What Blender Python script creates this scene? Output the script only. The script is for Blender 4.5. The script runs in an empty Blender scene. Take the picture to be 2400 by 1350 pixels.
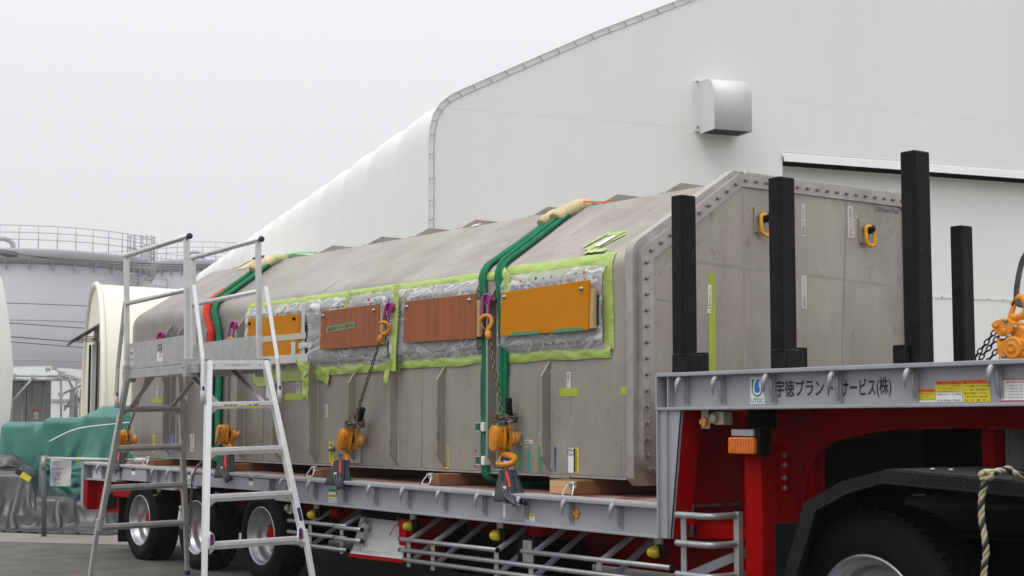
import bpy, math, random
from math import sin, cos, pi, radians, hypot, atan
from mathutils import Vector, Matrix, noise
random.seed(7)
C = bpy.context.scene.collection
V = Vector
# ------------------------------------------------------------------ camera
F = 3600.0; EYE = 1.42
PITCH = atan(310 / F); YAW = atan(2700 / hypot(F, 310))
FH = V((-cos(YAW), sin(YAW), 0)); RT = V((FH.y, -FH.x, 0)); ZZ = V((0, 0, 1))
FW = FH * cos(PITCH) + ZZ * sin(PITCH); UP = ZZ * cos(PITCH) - FH * sin(PITCH)
O3 = V((0, 0, EYE))
cam = bpy.data.cameras.new('camera'); co = bpy.data.objects.new('camera', cam); C.objects.link(co)
cam.sensor_width = 36; cam.lens = 54; cam.clip_end = 2000; cam.clip_start = 0.05
m = Matrix((RT, UP, -FW)).transposed().to_4x4(); m.translation = O3; co.matrix_world = m
cam.dof.use_dof = True; cam.dof.focus_distance = 10; cam.dof.aperture_fstop = 9
bpy.context.scene.camera = co
# ------------------------------------------------------------------ sky, sun, exposure
SUN_EL, SUN_AZ = radians(58), radians(215)
w = bpy.data.worlds.new('World'); bpy.context.scene.world = w; w.use_nodes = True
nt = w.node_tree; N = nt.nodes; L = nt.links; N.clear()
out = N.new('ShaderNodeOutputWorld'); bg = N.new('ShaderNodeBackground'); L.new(bg.outputs[0], out.inputs[0])
sky = N.new('ShaderNodeTexSky'); sky.sky_type = 'NISHITA'; sky.sun_disc = False
sky.sun_elevation = SUN_EL; sky.sun_rotation = SUN_AZ
tc = N.new('ShaderNodeTexCoord'); sp = N.new('ShaderNodeSeparateXYZ'); L.new(tc.outputs['Generated'], sp.inputs[0])
def mnode(op, a, b):
    n = N.new('ShaderNodeMath'); n.operation = op
    for i, v in enumerate((a, b)):
        if isinstance(v, (int, float)): n.inputs[i].default_value = v
        else: L.new(v, n.inputs[i])
    return n.outputs[0]
z0 = mnode('MAXIMUM', sp.outputs['Z'], 0.0)
lum = mnode('ADD', mnode('MULTIPLY', mnode('POWER', z0, 1.6), 11.3), 8.0)   # overcast: brighter towards the zenith
hz = N.new('ShaderNodeMixRGB'); hz.blend_type = 'MULTIPLY'; hz.inputs[0].default_value = 1
hz.inputs[1].default_value = (0.972, 0.982, 1.0, 1); L.new(lum, hz.inputs[2])
mx = N.new('ShaderNodeMixRGB'); mx.inputs[0].default_value = 0.97; L.new(sky.outputs[0], mx.inputs[1]); L.new(hz.outputs[0], mx.inputs[2])
L.new(mx.outputs[0], bg.inputs[0]); bg.inputs[1].default_value = 0.1
sl = bpy.data.lights.new('sun', 'SUN'); sl.energy = 0.75; sl.angle = radians(25); sl.color = (1, 0.97, 0.93)
so = bpy.data.objects.new('sun', sl); C.objects.link(so)
sd = V((-sin(radians(150)) * cos(SUN_EL), cos(radians(150)) * cos(SUN_EL), sin(SUN_EL)))
sd = V((0.25, -0.47, 0.85)).normalized()
so.rotation_euler = sd.to_track_quat('Z', 'Y').to_euler(); so.location = (0, 0, 30)
sky.sun_elevation = math.asin(sd.z); sky.sun_rotation = math.atan2(sd.x, sd.y)
vs = bpy.context.scene.view_settings; vs.view_transform = 'Standard'; vs.look = 'None'; vs.exposure = 0; vs.gamma = 1
# ------------------------------------------------------------------ helpers
def ray(x, y): return FW + RT * ((x - 1200) / F) + UP * ((675 - y) / F)
def hitp(x, y, ax, v):
    d = ray(x, y); return O3 + d * ((v - O3[ax]) / d[ax])
def S(x, y, Y): return hitp(x, y, 1, Y)        # point on a plane parallel to the trailer's side
def E(x, y, X): return hitp(x, y, 0, X)        # point on a plane across the trailer
def G(x, y, z=0.0): return hitp(x, y, 2, z)    # point on a level plane
def eyep(x, D): p = O3 + ray(x, 985) * D; return V((p.x, p.y, 0))

def mat(name, col, rough=0.5, metal=0.0, var=0.0, vscale=4.0, bump=0.0, bscale=40.0, rvar=0.0, col2=None, stretch=(1, 1, 1), **kw):
    m = bpy.data.materials.new(name); m.use_nodes = True; nt = m.node_tree; b = nt.nodes['Principled BSDF']
    b.inputs['Base Color'].default_value = (*col, 1); b.inputs['Roughness'].default_value = rough; b.inputs['Metallic'].default_value = metal
    for k, v in kw.items(): b.inputs[k.replace('_', ' ')].default_value = v
    if var or bump or rvar or col2:
        t = nt.nodes.new('ShaderNodeTexCoord'); mp = nt.nodes.new('ShaderNodeMapping'); mp.inputs['Scale'].default_value = stretch
        nt.links.new(t.outputs['Object'], mp.inputs[0])
        n = nt.nodes.new('ShaderNodeTexNoise'); n.inputs['Scale'].default_value = vscale; n.inputs['Detail'].default_value = 6; n.inputs['Roughness'].default_value = 0.62
        nt.links.new(mp.outputs[0], n.inputs['Vector'])
        if var or col2:
            r = nt.nodes.new('ShaderNodeValToRGB'); r.color_ramp.elements[0].position = 0.32; r.color_ramp.elements[1].position = 0.68
            c2 = col2 if col2 else tuple(min(1, c * (1 + var)) for c in col)
            c1 = tuple(c * (1 - var) for c in col)
            r.color_ramp.elements[0].color = (*c1, 1); r.color_ramp.elements[1].color = (*c2, 1)
            nt.links.new(n.outputs['Fac'], r.inputs[0]); nt.links.new(r.outputs[0], b.inputs['Base Color'])
        if rvar:
            mr = nt.nodes.new('ShaderNodeMapRange'); mr.inputs[3].default_value = max(0.02, rough - rvar); mr.inputs[4].default_value = min(1, rough + rvar)
            nt.links.new(n.outputs['Fac'], mr.inputs[0]); nt.links.new(mr.outputs[0], b.inputs['Roughness'])
        if bump:
            n2 = nt.nodes.new('ShaderNodeTexNoise'); n2.inputs['Scale'].default_value = bscale; n2.inputs['Detail'].default_value = 4
            nt.links.new(mp.outputs[0], n2.inputs['Vector'])
            bp = nt.nodes.new('ShaderNodeBump'); bp.inputs['Strength'].default_value = bump; bp.inputs['Distance'].default_value = 0.01
            nt.links.new(n2.outputs['Fac'], bp.inputs['Height']); nt.links.new(bp.outputs[0], b.inputs['Normal'])
    return m

def steel_mat(name, c1, c2, c3):
    m = bpy.data.materials.new(name); m.use_nodes = True; nt = m.node_tree; N = nt.nodes; L = nt.links; b = N['Principled BSDF']
    t = N.new('ShaderNodeTexCoord')
    def nz(scale, st, det=6, ro=0.6):
        mp = N.new('ShaderNodeMapping'); mp.inputs['Scale'].default_value = st; L.new(t.outputs['Object'], mp.inputs[0])
        n = N.new('ShaderNodeTexNoise'); n.inputs['Scale'].default_value = scale; n.inputs['Detail'].default_value = det; n.inputs['Roughness'].default_value = ro
        L.new(mp.outputs[0], n.inputs[0]); return n.outputs['Fac']
    def ramp(f, p0, a, p1, c):
        r = N.new('ShaderNodeValToRGB'); r.color_ramp.elements[0].position = p0; r.color_ramp.elements[1].position = p1
        r.color_ramp.elements[0].color = (*a, 1); r.color_ramp.elements[1].color = (*c, 1); L.new(f, r.inputs[0]); return r.outputs[0]
    def mix(f, a, c, mode='MIX'):
        n = N.new('ShaderNodeMixRGB'); n.blend_type = mode
        if isinstance(f, float): n.inputs[0].default_value = f
        else: L.new(f, n.inputs[0])
        L.new(a, n.inputs[1]); L.new(c, n.inputs[2]); return n.outputs[0]
    big = ramp(nz(1.1, (1, 1, 1.0)), 0.35, c1, 0.65, c2)
    streak = ramp(nz(2.2, (1.4, 1.4, 0.3), 8, .68), 0.36, (0.88, 0.87, 0.85), 0.66, (1.08, 1.075, 1.06))
    grain = ramp(nz(60, (1, 1, 1), 3), 0.3, (0.95, 0.95, 0.95), 0.7, (1.04, 1.04, 1.04))
    blot = ramp(nz(9, (1, 1, 0.7), 2), 0.64, (1, 1, 1), 0.74, c3)
    spots = ramp(nz(24, (1, 1, 0.6), 2), 0.70, (1, 1, 1), 0.78, (0.76, 0.75, 0.74))
    c = mix(1.0, big, streak, 'MULTIPLY'); c = mix(1.0, c, grain, 'MULTIPLY'); c = mix(1.0, c, blot, 'MULTIPLY'); c = mix(0.8, c, spots, 'MULTIPLY')
    L.new(c, b.inputs['Base Color']); b.inputs['Metallic'].default_value = 0.45
    mr = N.new('ShaderNodeMapRange'); mr.inputs[3].default_value = 0.36; mr.inputs[4].default_value = 0.62
    L.new(nz(3, (1, 1, 0.4)), mr.inputs[0]); L.new(mr.outputs[0], b.inputs['Roughness'])
    bp = N.new('ShaderNodeBump'); bp.inputs['Strength'].default_value = 0.14; bp.inputs['Distance'].default_value = 0.02
    L.new(nz(3.2, (1, 1, 1), 3), bp.inputs['Height']); L.new(bp.outputs[0], b.inputs['Normal'])
    return m

M = {}
M['steel'] = steel_mat('weathered_steel', (0.30, 0.276, 0.249), (0.405, 0.377, 0.344), (0.80, 0.78, 0.75))
M['steel_bright'] = mat('brushed_steel', (0.40, 0.385, 0.355), 0.42, 0.55, var=0.16, vscale=7, rvar=0.12, bump=0.1, bscale=60)
M['bolt'] = mat('bolt_steel', (0.32, 0.31, 0.29), 0.35, 0.8)
M['dark'] = mat('dark_hole', (0.02, 0.02, 0.02), 0.8)
M['alu'] = mat('aluminium', (0.66, 0.66, 0.665), 0.36, 0.75, var=0.09, vscale=16, rvar=0.13, bump=0.05, bscale=120)
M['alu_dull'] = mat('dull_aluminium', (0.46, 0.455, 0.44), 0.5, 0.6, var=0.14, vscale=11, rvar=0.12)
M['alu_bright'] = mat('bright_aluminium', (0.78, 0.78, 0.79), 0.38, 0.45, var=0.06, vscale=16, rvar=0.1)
M['gray'] = mat('grey_paint', (0.335, 0.345, 0.375), 0.42, 0.12, var=0.07, vscale=3, rvar=0.1, bump=0.12, bscale=9)
M['hookgray'] = mat('cast_hook_paint', (0.36, 0.365, 0.385), 0.32, 0.45, var=0.15, vscale=18)
M['gray_light'] = mat('worn_deck_edge', (0.42, 0.41, 0.40), 0.55, 0.1, var=0.22, vscale=22)
M['red'] = mat('red_paint', (0.31, 0.0006, 0.0015), 0.5, 0, var=0.14, vscale=3, rvar=0.1)
M['red'].node_tree.nodes['Principled BSDF'].inputs['Specular IOR Level'].default_value = 0.05
M['black'] = mat('black_paint', (0.005, 0.0045, 0.008), 0.4, 0, var=0.3, vscale=7, rvar=0.15, bump=0.12, bscale=12, col2=(.013, .012, .015), Specular_IOR_Level=0.12)
M['black_matt'] = mat('black_chassis_and_shade', (0.003, 0.003, 0.0035), 0.8, 0, var=0.3, Specular_IOR_Level=0.08)  # chassis black; also stands for shade inside the gooseneck
M['rubber'] = mat('rubber', (0.0055, 0.0055, 0.006), 0.75, 0, Specular_IOR_Level=0.14, var=0.3, vscale=8, bump=0.2, bscale=60)
M['rim'] = mat('wheel_aluminium', (0.42, 0.42, 0.44), 0.34, 0.8, var=0.1, vscale=9, rvar=0.1)
M['timber'] = mat('timber', (0.27, 0.125, 0.05), 0.75, 0, var=0.3, vscale=5, bump=0.25, bscale=30, stretch=(1, 0.12, 1))
M['timber_end'] = mat('timber_end', (0.56, 0.34, 0.17), 0.8, 0, var=0.2, vscale=14, stretch=(0.3, 1, 2))
M['orange_board'] = mat('orange_board', (0.55, 0.20, 0.001), 0.55, 0, Specular_IOR_Level=0.12, var=0.08, vscale=3)
M['brown_board'] = mat('brown_board', (0.30, 0.092, 0.034), 0.5, 0, var=0.24, vscale=4, stretch=(7, 1, 0.35), rvar=0.1, Specular_IOR_Level=0.25)
M['batten'] = mat('batten_wood', (0.52, 0.36, 0.18), 0.7, 0, var=0.15, vscale=8, stretch=(3, 1, 0.5))
M['hoist'] = mat('orange_enamel', (0.62, 0.235, 0.006), 0.38, 0, var=0.2, vscale=14, rvar=0.12, bump=0.12, bscale=40, Coat_Weight=0.2)
M['yellow'] = mat('yellow_enamel', (0.75, 0.36, 0.006), 0.35, 0, var=0.1, vscale=10)
M['purple'] = mat('magenta_enamel', (0.30, 0.015, 0.16), 0.35, 0, var=0.15, vscale=20)
M['chain'] = mat('chain_steel', (0.17, 0.145, 0.115), 0.4, 0.85, var=0.35, vscale=25)
M['chain_blue'] = mat('blued_chain', (0.03, 0.03, 0.045), 0.35, 0.6)
M['green'] = mat('green_sling', (0.004, 0.17, 0.075), 0.85, 0, var=0.18, vscale=9, bump=0.5, bscale=90)
M['green_dark'] = mat('green_webbing', (0.003, 0.11, 0.055), 0.85, 0, var=0.15, vscale=20)
M['redsleeve'] = mat('red_sleeve', (0.62, 0.035, 0.012), 0.8, 0, var=0.12, vscale=9, bump=0.3, bscale=80)
M['canvas'] = mat('tan_canvas', (0.60, 0.50, 0.29), 0.9, 0, var=0.15, vscale=9, bump=0.5, bscale=40)
M['tape'] = mat('lime_tape', (0.39, 0.51, 0.12), 0.4, 0, var=0.16, vscale=5, rvar=0.1, bump=0.9, bscale=13, stretch=(1, 1, 2))
M['tape_flat'] = mat('lime_tape_flat', (0.36, 0.44, 0.04), 0.5, 0, var=0.08, vscale=6)
M['neon'] = mat('neon_ribbon', (0.05, 0.75, 0.08), 0.6)
M['orange_ribbon'] = mat('orange_ribbon', (0.85, 0.11, 0.03), 0.6)
M['white'] = mat('white_label', (0.75, 0.75, 0.74), 0.5, 0, var=0.03, vscale=10)
M['faded'] = mat('faded_label', (0.56, 0.56, 0.55), 0.5)
M['pinktape'] = mat('pink_tape', (0.60, 0.22, 0.36), 0.6); M['bluetape'] = mat('blue_tape', (0.17, 0.20, 0.48), 0.6)
M['tealtape'] = mat('teal_tape', (0.02, 0.34, 0.28), 0.6); M['greentape'] = mat('green_tape', (0.08, 0.26, 0.13), 0.6)
M['yellowtape'] = mat('yellow_tape', (0.72, 0.60, 0.02), 0.6)
M['redprint'] = mat('red_print', (0.55, 0.03, 0.03), 0.6); M['orangeprint'] = mat('orange_print', (0.75, 0.13, 0.01), 0.6)
M['ink'] = mat('black_ink', (0.015, 0.015, 0.02), 0.6); M['blueink'] = mat('blue_ink', (0.05, 0.09, 0.22), 0.7)
M['greyink'] = mat('grey_ink', (0.18, 0.18, 0.19), 0.7)
M['tealink'] = mat('teal_ink', (0.0, 0.19, 0.17), 0.5); M['blueprint'] = mat('blue_print', (0.01, 0.20, 0.62), 0.5)
M['greenprint'] = mat('green_print', (0.0, 0.15, 0.11), 0.5); M['redink'] = mat('dark_red_ink', (0.18, 0.02, 0.02), 0.7)
M['membrane'] = mat('white_membrane', (0.79, 0.795, 0.775), 0.5, 0, var=0.03, vscale=0.5, bump=0.05, bscale=0.9, stretch=(1.6, 1.6, .25))
M['membrane_roof'] = mat('roof_membrane', (0.80, 0.81, 0.79), 0.5, 0, var=0.025, vscale=0.6, stretch=(3, 3, 0.2))
M['rope'] = mat('lacing_rope', (0.33, 0.325, 0.31), 0.8)
M['cream'] = mat('cream_membrane', (0.78, 0.745, 0.64), 0.5, 0, var=0.02, vscale=0.8, bump=0.08, bscale=1.5)
M['hood'] = mat('hood_steel', (0.74, 0.735, 0.745), 0.5, 0.12, var=0.05, vscale=3, rvar=0.08, stretch=(1, 1, .3))
M['tank'] = mat('misted_tank_paint', (0.45, 0.455, 0.475), 0.6, 0, var=0.03, vscale=0.3, stretch=(1, 1, 0.5))  # grey lightened so the colour carries part of the mist
M['galv'] = mat('galvanised', (0.42, 0.43, 0.44), 0.5, 0.4, var=0.15, vscale=8)
M['blackrail'] = mat('black_pipe', (0.09, 0.09, 0.09), 0.6)
M['contpaint'] = mat('container_paint', (0.33, 0.335, 0.35), 0.55, 0, var=0.06, vscale=1.5)
M['sheet'] = mat('galvanised_sheet', (0.50, 0.51, 0.51), 0.5, 0.3, var=0.12, vscale=5, stretch=(1, 1, 1))
M['tarp'] = mat('grey_tarpaulin', (0.06, 0.06, 0.065), 0.26, 0.0, var=0.25, vscale=2.5, rvar=0.12, bump=0.25, bscale=10)
M['asphalt'] = mat('asphalt', (0.098, 0.092, 0.082), 0.85, 0, var=0.3, vscale=2.2, bump=1.0, bscale=70)
M['concrete'] = mat('concrete', (0.225, 0.215, 0.185), 0.85, 0, var=0.16, vscale=0.8, bump=0.4, bscale=60)
M['pole'] = mat('grey_pole', (0.10, 0.125, 0.13), 0.5, 0, var=0.12, vscale=10)
M['navy'] = mat('navy_plastic', (0.02, 0.018, 0.09), 0.5); M['plum'] = mat('plum_plastic', (0.10, 0.012, 0.06), 0.5)
M['ivory'] = mat('ivory_plastic', (0.50, 0.46, 0.34), 0.5)
M['pad'] = mat('dark_rubber_pad', (0.02, 0.025, 0.027), 0.8, 0, var=0.3, vscale=9, bump=0.3, bscale=40)
M['padblue'] = mat('blue_pad_edge', (0.012, 0.022, 0.045), 0.8)
M['amber'] = mat('amber_lens', (0.72, 0.16, 0.005), 0.18, 0, var=0.25, vscale=30, Coat_Weight=0.5)
M['yellowlens'] = mat('yellow_lens', (0.60, 0.46, 0.0), 0.12, 0, var=0.35, vscale=16, Coat_Weight=0.6)
M['wire'] = mat('wire_rope', (0.13, 0.13, 0.14), 0.45, 0.7, var=0.3, vscale=20)
M['cable'] = mat('cable_sheath', (0.10, 0.10, 0.11), 0.7)
M['deck'] = mat('deck_paint_worn', (0.30, 0.012, 0.012), 0.75, 0, vscale=6, var=0.3, col2=(0.33, 0.29, 0.26), bump=0.3, bscale=30)

def plastic_mat():
    m = bpy.data.materials.new('clear_plastic_film'); m.use_nodes = True; nt = m.node_tree; N = nt.nodes; L = nt.links; N.clear()
    o = N.new('ShaderNodeOutputMaterial'); tr = N.new('ShaderNodeBsdfTransparent'); tr.inputs[0].default_value = (0.97, 0.97, 0.97, 1)
    gl = N.new('ShaderNodeBsdfPrincipled'); gl.inputs['Base Color'].default_value = (0.74, 0.75, 0.77, 1); gl.inputs['Roughness'].default_value = 0.26
    gl.inputs['Specular IOR Level'].default_value = 0.8
    t = N.new('ShaderNodeTexCoord'); mp = N.new('ShaderNodeMapping'); mp.inputs['Scale'].default_value = (1.0, 1, 2.6); mp.inputs['Rotation'].default_value = (0, 0.6, 0)
    L.new(t.outputs['Object'], mp.inputs[0])
    n = N.new('ShaderNodeTexNoise'); n.inputs['Scale'].default_value = 2.6; n.inputs['Detail'].default_value = 3; n.inputs['Distortion'].default_value = 1.2
    L.new(mp.outputs[0], n.inputs[0])
    a = N.new('ShaderNodeMath'); a.operation = 'SUBTRACT'; L.new(n.outputs[0], a.inputs[0]); a.inputs[1].default_value = 0.5
    b = N.new('ShaderNodeMath'); b.operation = 'ABSOLUTE'; L.new(a.outputs[0], b.inputs[0])
    r = N.new('ShaderNodeValToRGB'); L.new(b.outputs[0], r.inputs[0])
    r.color_ramp.elements[0].position = 0.0; r.color_ramp.elements[0].color = (0.8,) * 3 + (1,)
    r.color_ramp.elements[1].position = 0.05; r.color_ramp.elements[1].color = (0.34,) * 3 + (1,)
    e = r.color_ramp.elements.new(0.2); e.color = (0.44,) * 3 + (1,)
    bp = N.new('ShaderNodeBump'); bp.inputs['Strength'].default_value = 0.3; bp.inputs['Distance'].default_value = 0.01; L.new(b.outputs[0], bp.inputs['Height']); L.new(bp.outputs[0], gl.inputs['Normal'])
    mx = N.new('ShaderNodeMixShader'); L.new(r.outputs[0], mx.inputs[0]); L.new(tr.outputs[0], mx.inputs[1]); L.new(gl.outputs[0], mx.inputs[2])
    L.new(mx.outputs[0], o.inputs[0]); return m
M['film'] = plastic_mat()

def net_mat():
    m = mat('green_netting', (0.002, 0.10, 0.072), 0.42, 0, var=0.1, vscale=3, col2=(.008, .16, .125)); nt = m.node_tree; N = nt.nodes; L = nt.links; b = N['Principled BSDF']
    t = N.new('ShaderNodeUVMap'); t.uv_map = 'weave'; last = b.inputs['Base Color'].links[0].from_socket
    t2 = N.new('ShaderNodeTexCoord'); big = N.new('ShaderNodeTexNoise'); big.inputs['Scale'].default_value = 2.2; L.new(t2.outputs['Object'], big.inputs[0]); hs = []
    for ax in 'XY':
        wv = N.new('ShaderNodeTexWave'); wv.inputs['Scale'].default_value = 13; wv.bands_direction = ax; wv.inputs['Distortion'].default_value = .15; L.new(t.outputs[0], wv.inputs[0])
        r = N.new('ShaderNodeValToRGB'); r.color_ramp.elements[0].position = 0.72; r.color_ramp.elements[1].position = 0.98; L.new(wv.outputs[0], r.inputs[0]); hs.append(r.outputs[0])
    mxm = N.new('ShaderNodeMath'); mxm.operation = 'MAXIMUM'; L.new(hs[0], mxm.inputs[0]); L.new(hs[1], mxm.inputs[1])
    m2 = N.new('ShaderNodeMath'); m2.operation = 'MULTIPLY'; L.new(mxm.outputs[0], m2.inputs[0]); L.new(big.outputs[0], m2.inputs[1])
    mx = N.new('ShaderNodeMixRGB'); L.new(m2.outputs[0], mx.inputs[0]); L.new(last, mx.inputs[1]); mx.inputs[2].default_value = (0.20, 0.42, 0.36, 1); L.new(mx.outputs[0], b.inputs['Base Color'])
    return m
M['net'] = net_mat()

def diamond_mat():
    m = mat('checker_plate', (0.005, 0.005, 0.008), 0.45, 0.0, var=0.2, Specular_IOR_Level=0.25); nt = m.node_tree; N = nt.nodes; L = nt.links; b = N['Principled BSDF']
    t = N.new('ShaderNodeTexCoord'); hs = []
    for rot in (0.785, -0.785):
        mp = N.new('ShaderNodeMapping'); mp.inputs['Rotation'].default_value = (0, rot, 0); mp.inputs['Scale'].default_value = (1, 1, 1); L.new(t.outputs['Object'], mp.inputs[0])
        wv = N.new('ShaderNodeTexWave'); wv.inputs['Scale'].default_value = 14; wv.bands_direction = 'X'; L.new(mp.outputs[0], wv.inputs[0])
        r = N.new('ShaderNodeValToRGB'); r.color_ramp.elements[0].position = 0.8; r.color_ramp.elements[1].position = 0.95; L.new(wv.outputs[0], r.inputs[0]); hs.append(r.outputs[0])
    mx = N.new('ShaderNodeMath'); mx.operation = 'MAXIMUM'; L.new(hs[0], mx.inputs[0]); L.new(hs[1], mx.inputs[1])
    bp = N.new('ShaderNodeBump'); bp.inputs['Strength'].default_value = 0.9; bp.inputs['Distance'].default_value = 0.006; L.new(mx.outputs[0], bp.inputs['Height']); L.new(bp.outputs[0], b.inputs['Normal'])
    return m
M['checker'] = diamond_mat()

ORG = {}
class MB:
    def __init__(s): s.v = []; s.f = []; s.sm = []
    def add(s, vs, fs, smooth=False):
        k = len(s.v); s.v += [tuple(v) for v in vs]; s.f += [tuple(i + k for i in f) for f in fs]; s.sm += [smooth] * len(fs); return s
    def box(s, a, b):
        x0, x1 = sorted((a[0], b[0])); y0, y1 = sorted((a[1], b[1])); z0, z1 = sorted((a[2], b[2]))
        vs = [(x, y, z) for z in (z0, z1) for y in (y0, y1) for x in (x0, x1)]
        return s.add(vs, [(0, 2, 3, 1), (4, 5, 7, 6), (0, 1, 5, 4), (2, 6, 7, 3), (0, 4, 6, 2), (1, 3, 7, 5)])
    def obox(s, c, ax, ay, az):           # oriented box, half axes
        c = V(c); ax = V(ax); ay = V(ay); az = V(az)
        vs = [c + ax * x + ay * y + az * z for z in (-1, 1) for y in (-1, 1) for x in (-1, 1)]
        fs = [(0, 2, 3, 1), (4, 5, 7, 6), (0, 1, 5, 4), (2, 6, 7, 3), (0, 4, 6, 2), (1, 3, 7, 5)]
        if ax.cross(ay).dot(az) < 0: fs = [f[::-1] for f in fs]
        return s.add(vs, fs)
    def bar(s, p, q, w, t, up=(0, 0, 1)):  # rectangular bar from p to q, width w across, t along 'up'
        p = V(p); q = V(q); d = (q - p).normalized(); u = V(up); r = d.cross(u).normalized(); u = r.cross(d)
        return s.obox((p + q) / 2, d * ((q - p).length / 2), r * (w / 2), u * (t / 2))
    def prism(s, poly, ax, a, b, smooth=False):  # polygon in the other two axes, extruded along ax from a to b
        n = len(poly)
        def mk(p, t): return (t, p[0], p[1]) if ax == 0 else ((p[0], t, p[1]) if ax == 1 else (p[0], p[1], t))
        area = sum(poly[i][0] * poly[(i + 1) % n][1] - poly[(i + 1) % n][0] * poly[i][1] for i in range(n))
        if area < 0: poly = poly[::-1]
        if a > b: a, b = b, a
        vs = [mk(p, a) for p in poly] + [mk(p, b) for p in poly]
        side = [(i, (i + 1) % n, n + (i + 1) % n, n + i) for i in range(n)]; caps = [tuple(range(n))[::-1], tuple(range(n, 2 * n))]
        if ax == 1: side = [f[::-1] for f in side]; caps = [f[::-1] for f in caps]
        s.add(vs, side, smooth); k = len(s.v) - 2 * n
        for f in caps: s.f.append(tuple(i + k for i in f)); s.sm.append(False)
        return s
    def tube(s, pts, r, n=8, caps=True, closed=False, flat=1.0):
        pts = [V(p) for p in pts]; m = len(pts); rs = r if isinstance(r, (list, tuple)) else [r] * m
        ref = None; vs = []
        for i, p in enumerate(pts):
            a = pts[(i - 1) % m] if (closed or i > 0) else p; b = pts[(i + 1) % m] if (closed or i < m - 1) else p
            d = (b - a).normalized()
            if ref is None:
                ref = V((0, 0, 1)) if abs(d.z) < 0.9 else V((1, 0, 0))
            u = (ref - d * ref.dot(d)).normalized(); ref = u; v = d.cross(u)
            for k in range(n):
                t = 2 * pi * k / n; vs.append(p + u * (cos(t) * rs[i]) + v * (sin(t) * rs[i] * flat))
        fs = []
        for i in range(m if closed else m - 1):
            j = (i + 1) % m
            for k in range(n): fs.append((i * n + k, i * n + (k + 1) % n, j * n + (k + 1) % n, j * n + k))
        s.add(vs, fs, n > 4)
        if caps and not closed:
            k = len(s.v) - n * m; s.f.append(tuple(range(k, k + n))[::-1]); s.f.append(tuple(range(k + (m - 1) * n, k + m * n))); s.sm += [False, False]
        return s
    def lathe(s, prof, c, axis, n=24, smooth=True, caps=True):   # prof: (radius, distance along axis)
        c = V(c); a = V(axis).normalized(); u = a.orthogonal().normalized(); v = a.cross(u); vs = []
        for r, h in prof:
            for k in range(n):
                t = 2 * pi * k / n; vs.append(c + a * h + (u * cos(t) + v * sin(t)) * r)
        fs = [(i * n + k, i * n + (k + 1) % n, (i + 1) * n + (k + 1) % n, (i + 1) * n + k) for i in range(len(prof) - 1) for k in range(n)]
        s.add(vs, fs, smooth)
        k = len(s.v) - n * len(prof)
        if caps and prof[0][0] > 1e-4: s.f.append(tuple(range(k, k + n))[::-1]); s.sm.append(False)
        if caps and prof[-1][0] > 1e-4: s.f.append(tuple(range(k + (len(prof) - 1) * n, k + len(prof) * n))); s.sm.append(False)
        return s
    def grid(s, P, smooth=True, flip=False):
        m = len(P); n = len(P[0]); vs = [p for r in P for p in r]
        fs = [(i * n + j, i * n + j + 1, (i + 1) * n + j + 1, (i + 1) * n + j) for i in range(m - 1) for j in range(n - 1)]
        if flip: fs = [f[::-1] for f in fs]
        return s.add(vs, fs, smooth)
    def mesh(s, name, off=V((0, 0, 0))):
        me = bpy.data.meshes.new(name); me.from_pydata([tuple(V(v) - off) for v in s.v], [], s.f)
        me.polygons.foreach_set('use_smooth', s.sm); me.update(); return me
    def build(s, name, m, parent=None, bevel=0.0, label=None, kind=None, solid=0.0):
        off = ORG.get(parent.name, V((0, 0, 0))) if parent else V((0, 0, 0))
        o = bpy.data.objects.new(name, s.mesh(name, off)); C.objects.link(o); o.data.materials.append(M[m] if isinstance(m, str) else m)
        if parent: o.parent = parent
        ORG[o.name] = off
        if bevel:
            b = o.modifiers.new('bevel', 'BEVEL'); b.width = bevel; b.segments = 2; b.limit_method = 'ANGLE'; b.harden_normals = False
        if solid:
            b = o.modifiers.new('solid', 'SOLIDIFY'); b.thickness = solid
        if label: o['label'] = label
        if kind: o['kind'] = kind
        return o
def tag(o, label, cat, group=None):
    o['label'] = label; o['category'] = cat
    if group: o['group'] = group
    return o
def thing(name, label, cat, loc=(0, 0, 0), group=None, local=False):
    o = bpy.data.objects.new(name, None); C.objects.link(o); o.location = loc; o.empty_display_size = 0.2
    ORG[o.name] = V((0, 0, 0)) if local else V(loc)
    return tag(o, label, cat, group)
def copy_tree(o, parent=None):
    c = o.copy(); C.objects.link(c); ORG[c.name] = ORG.get(o.name, V((0, 0, 0)))
    if parent: c.parent = parent
    for ch in list(o.children): copy_tree(ch, c)
    return c
def copy_part(o, loc, rz=0.0, parent=None):
    c = o.copy(); C.objects.link(c); par = parent or o.parent; c.parent = par; c.location = V(loc) - ORG[par.name]; c.rotation_euler = (0, 0, rz)
    for ch in list(o.children):
        d = ch.copy(); C.objects.link(d); d.parent = c
    return c
def rounded(poly, rad, n=5):
    res = []; m = len(poly)
    for i, p in enumerate(poly):
        r = rad[i] if isinstance(rad, (list, tuple)) else rad
        p = V(p); a = (V(poly[i - 1]) - p); b = (V(poly[(i + 1) % m]) - p)
        if r <= 0: res.append(tuple(p)); continue
        a.normalize(); b.normalize(); ang = a.angle(b); d = r / math.tan(ang / 2)
        p0 = p + a * d; p1 = p + b * d; c = p + (a + b).normalized() * (r / sin(ang / 2))
        u = p0 - c; v = p1 - c; tot = u.angle(v)
        for k in range(n + 1):
            t = k / n; q = (u * sin((1 - t) * tot) + v * sin(t * tot)) / sin(tot); res.append(tuple(c + q))
    return res
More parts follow.
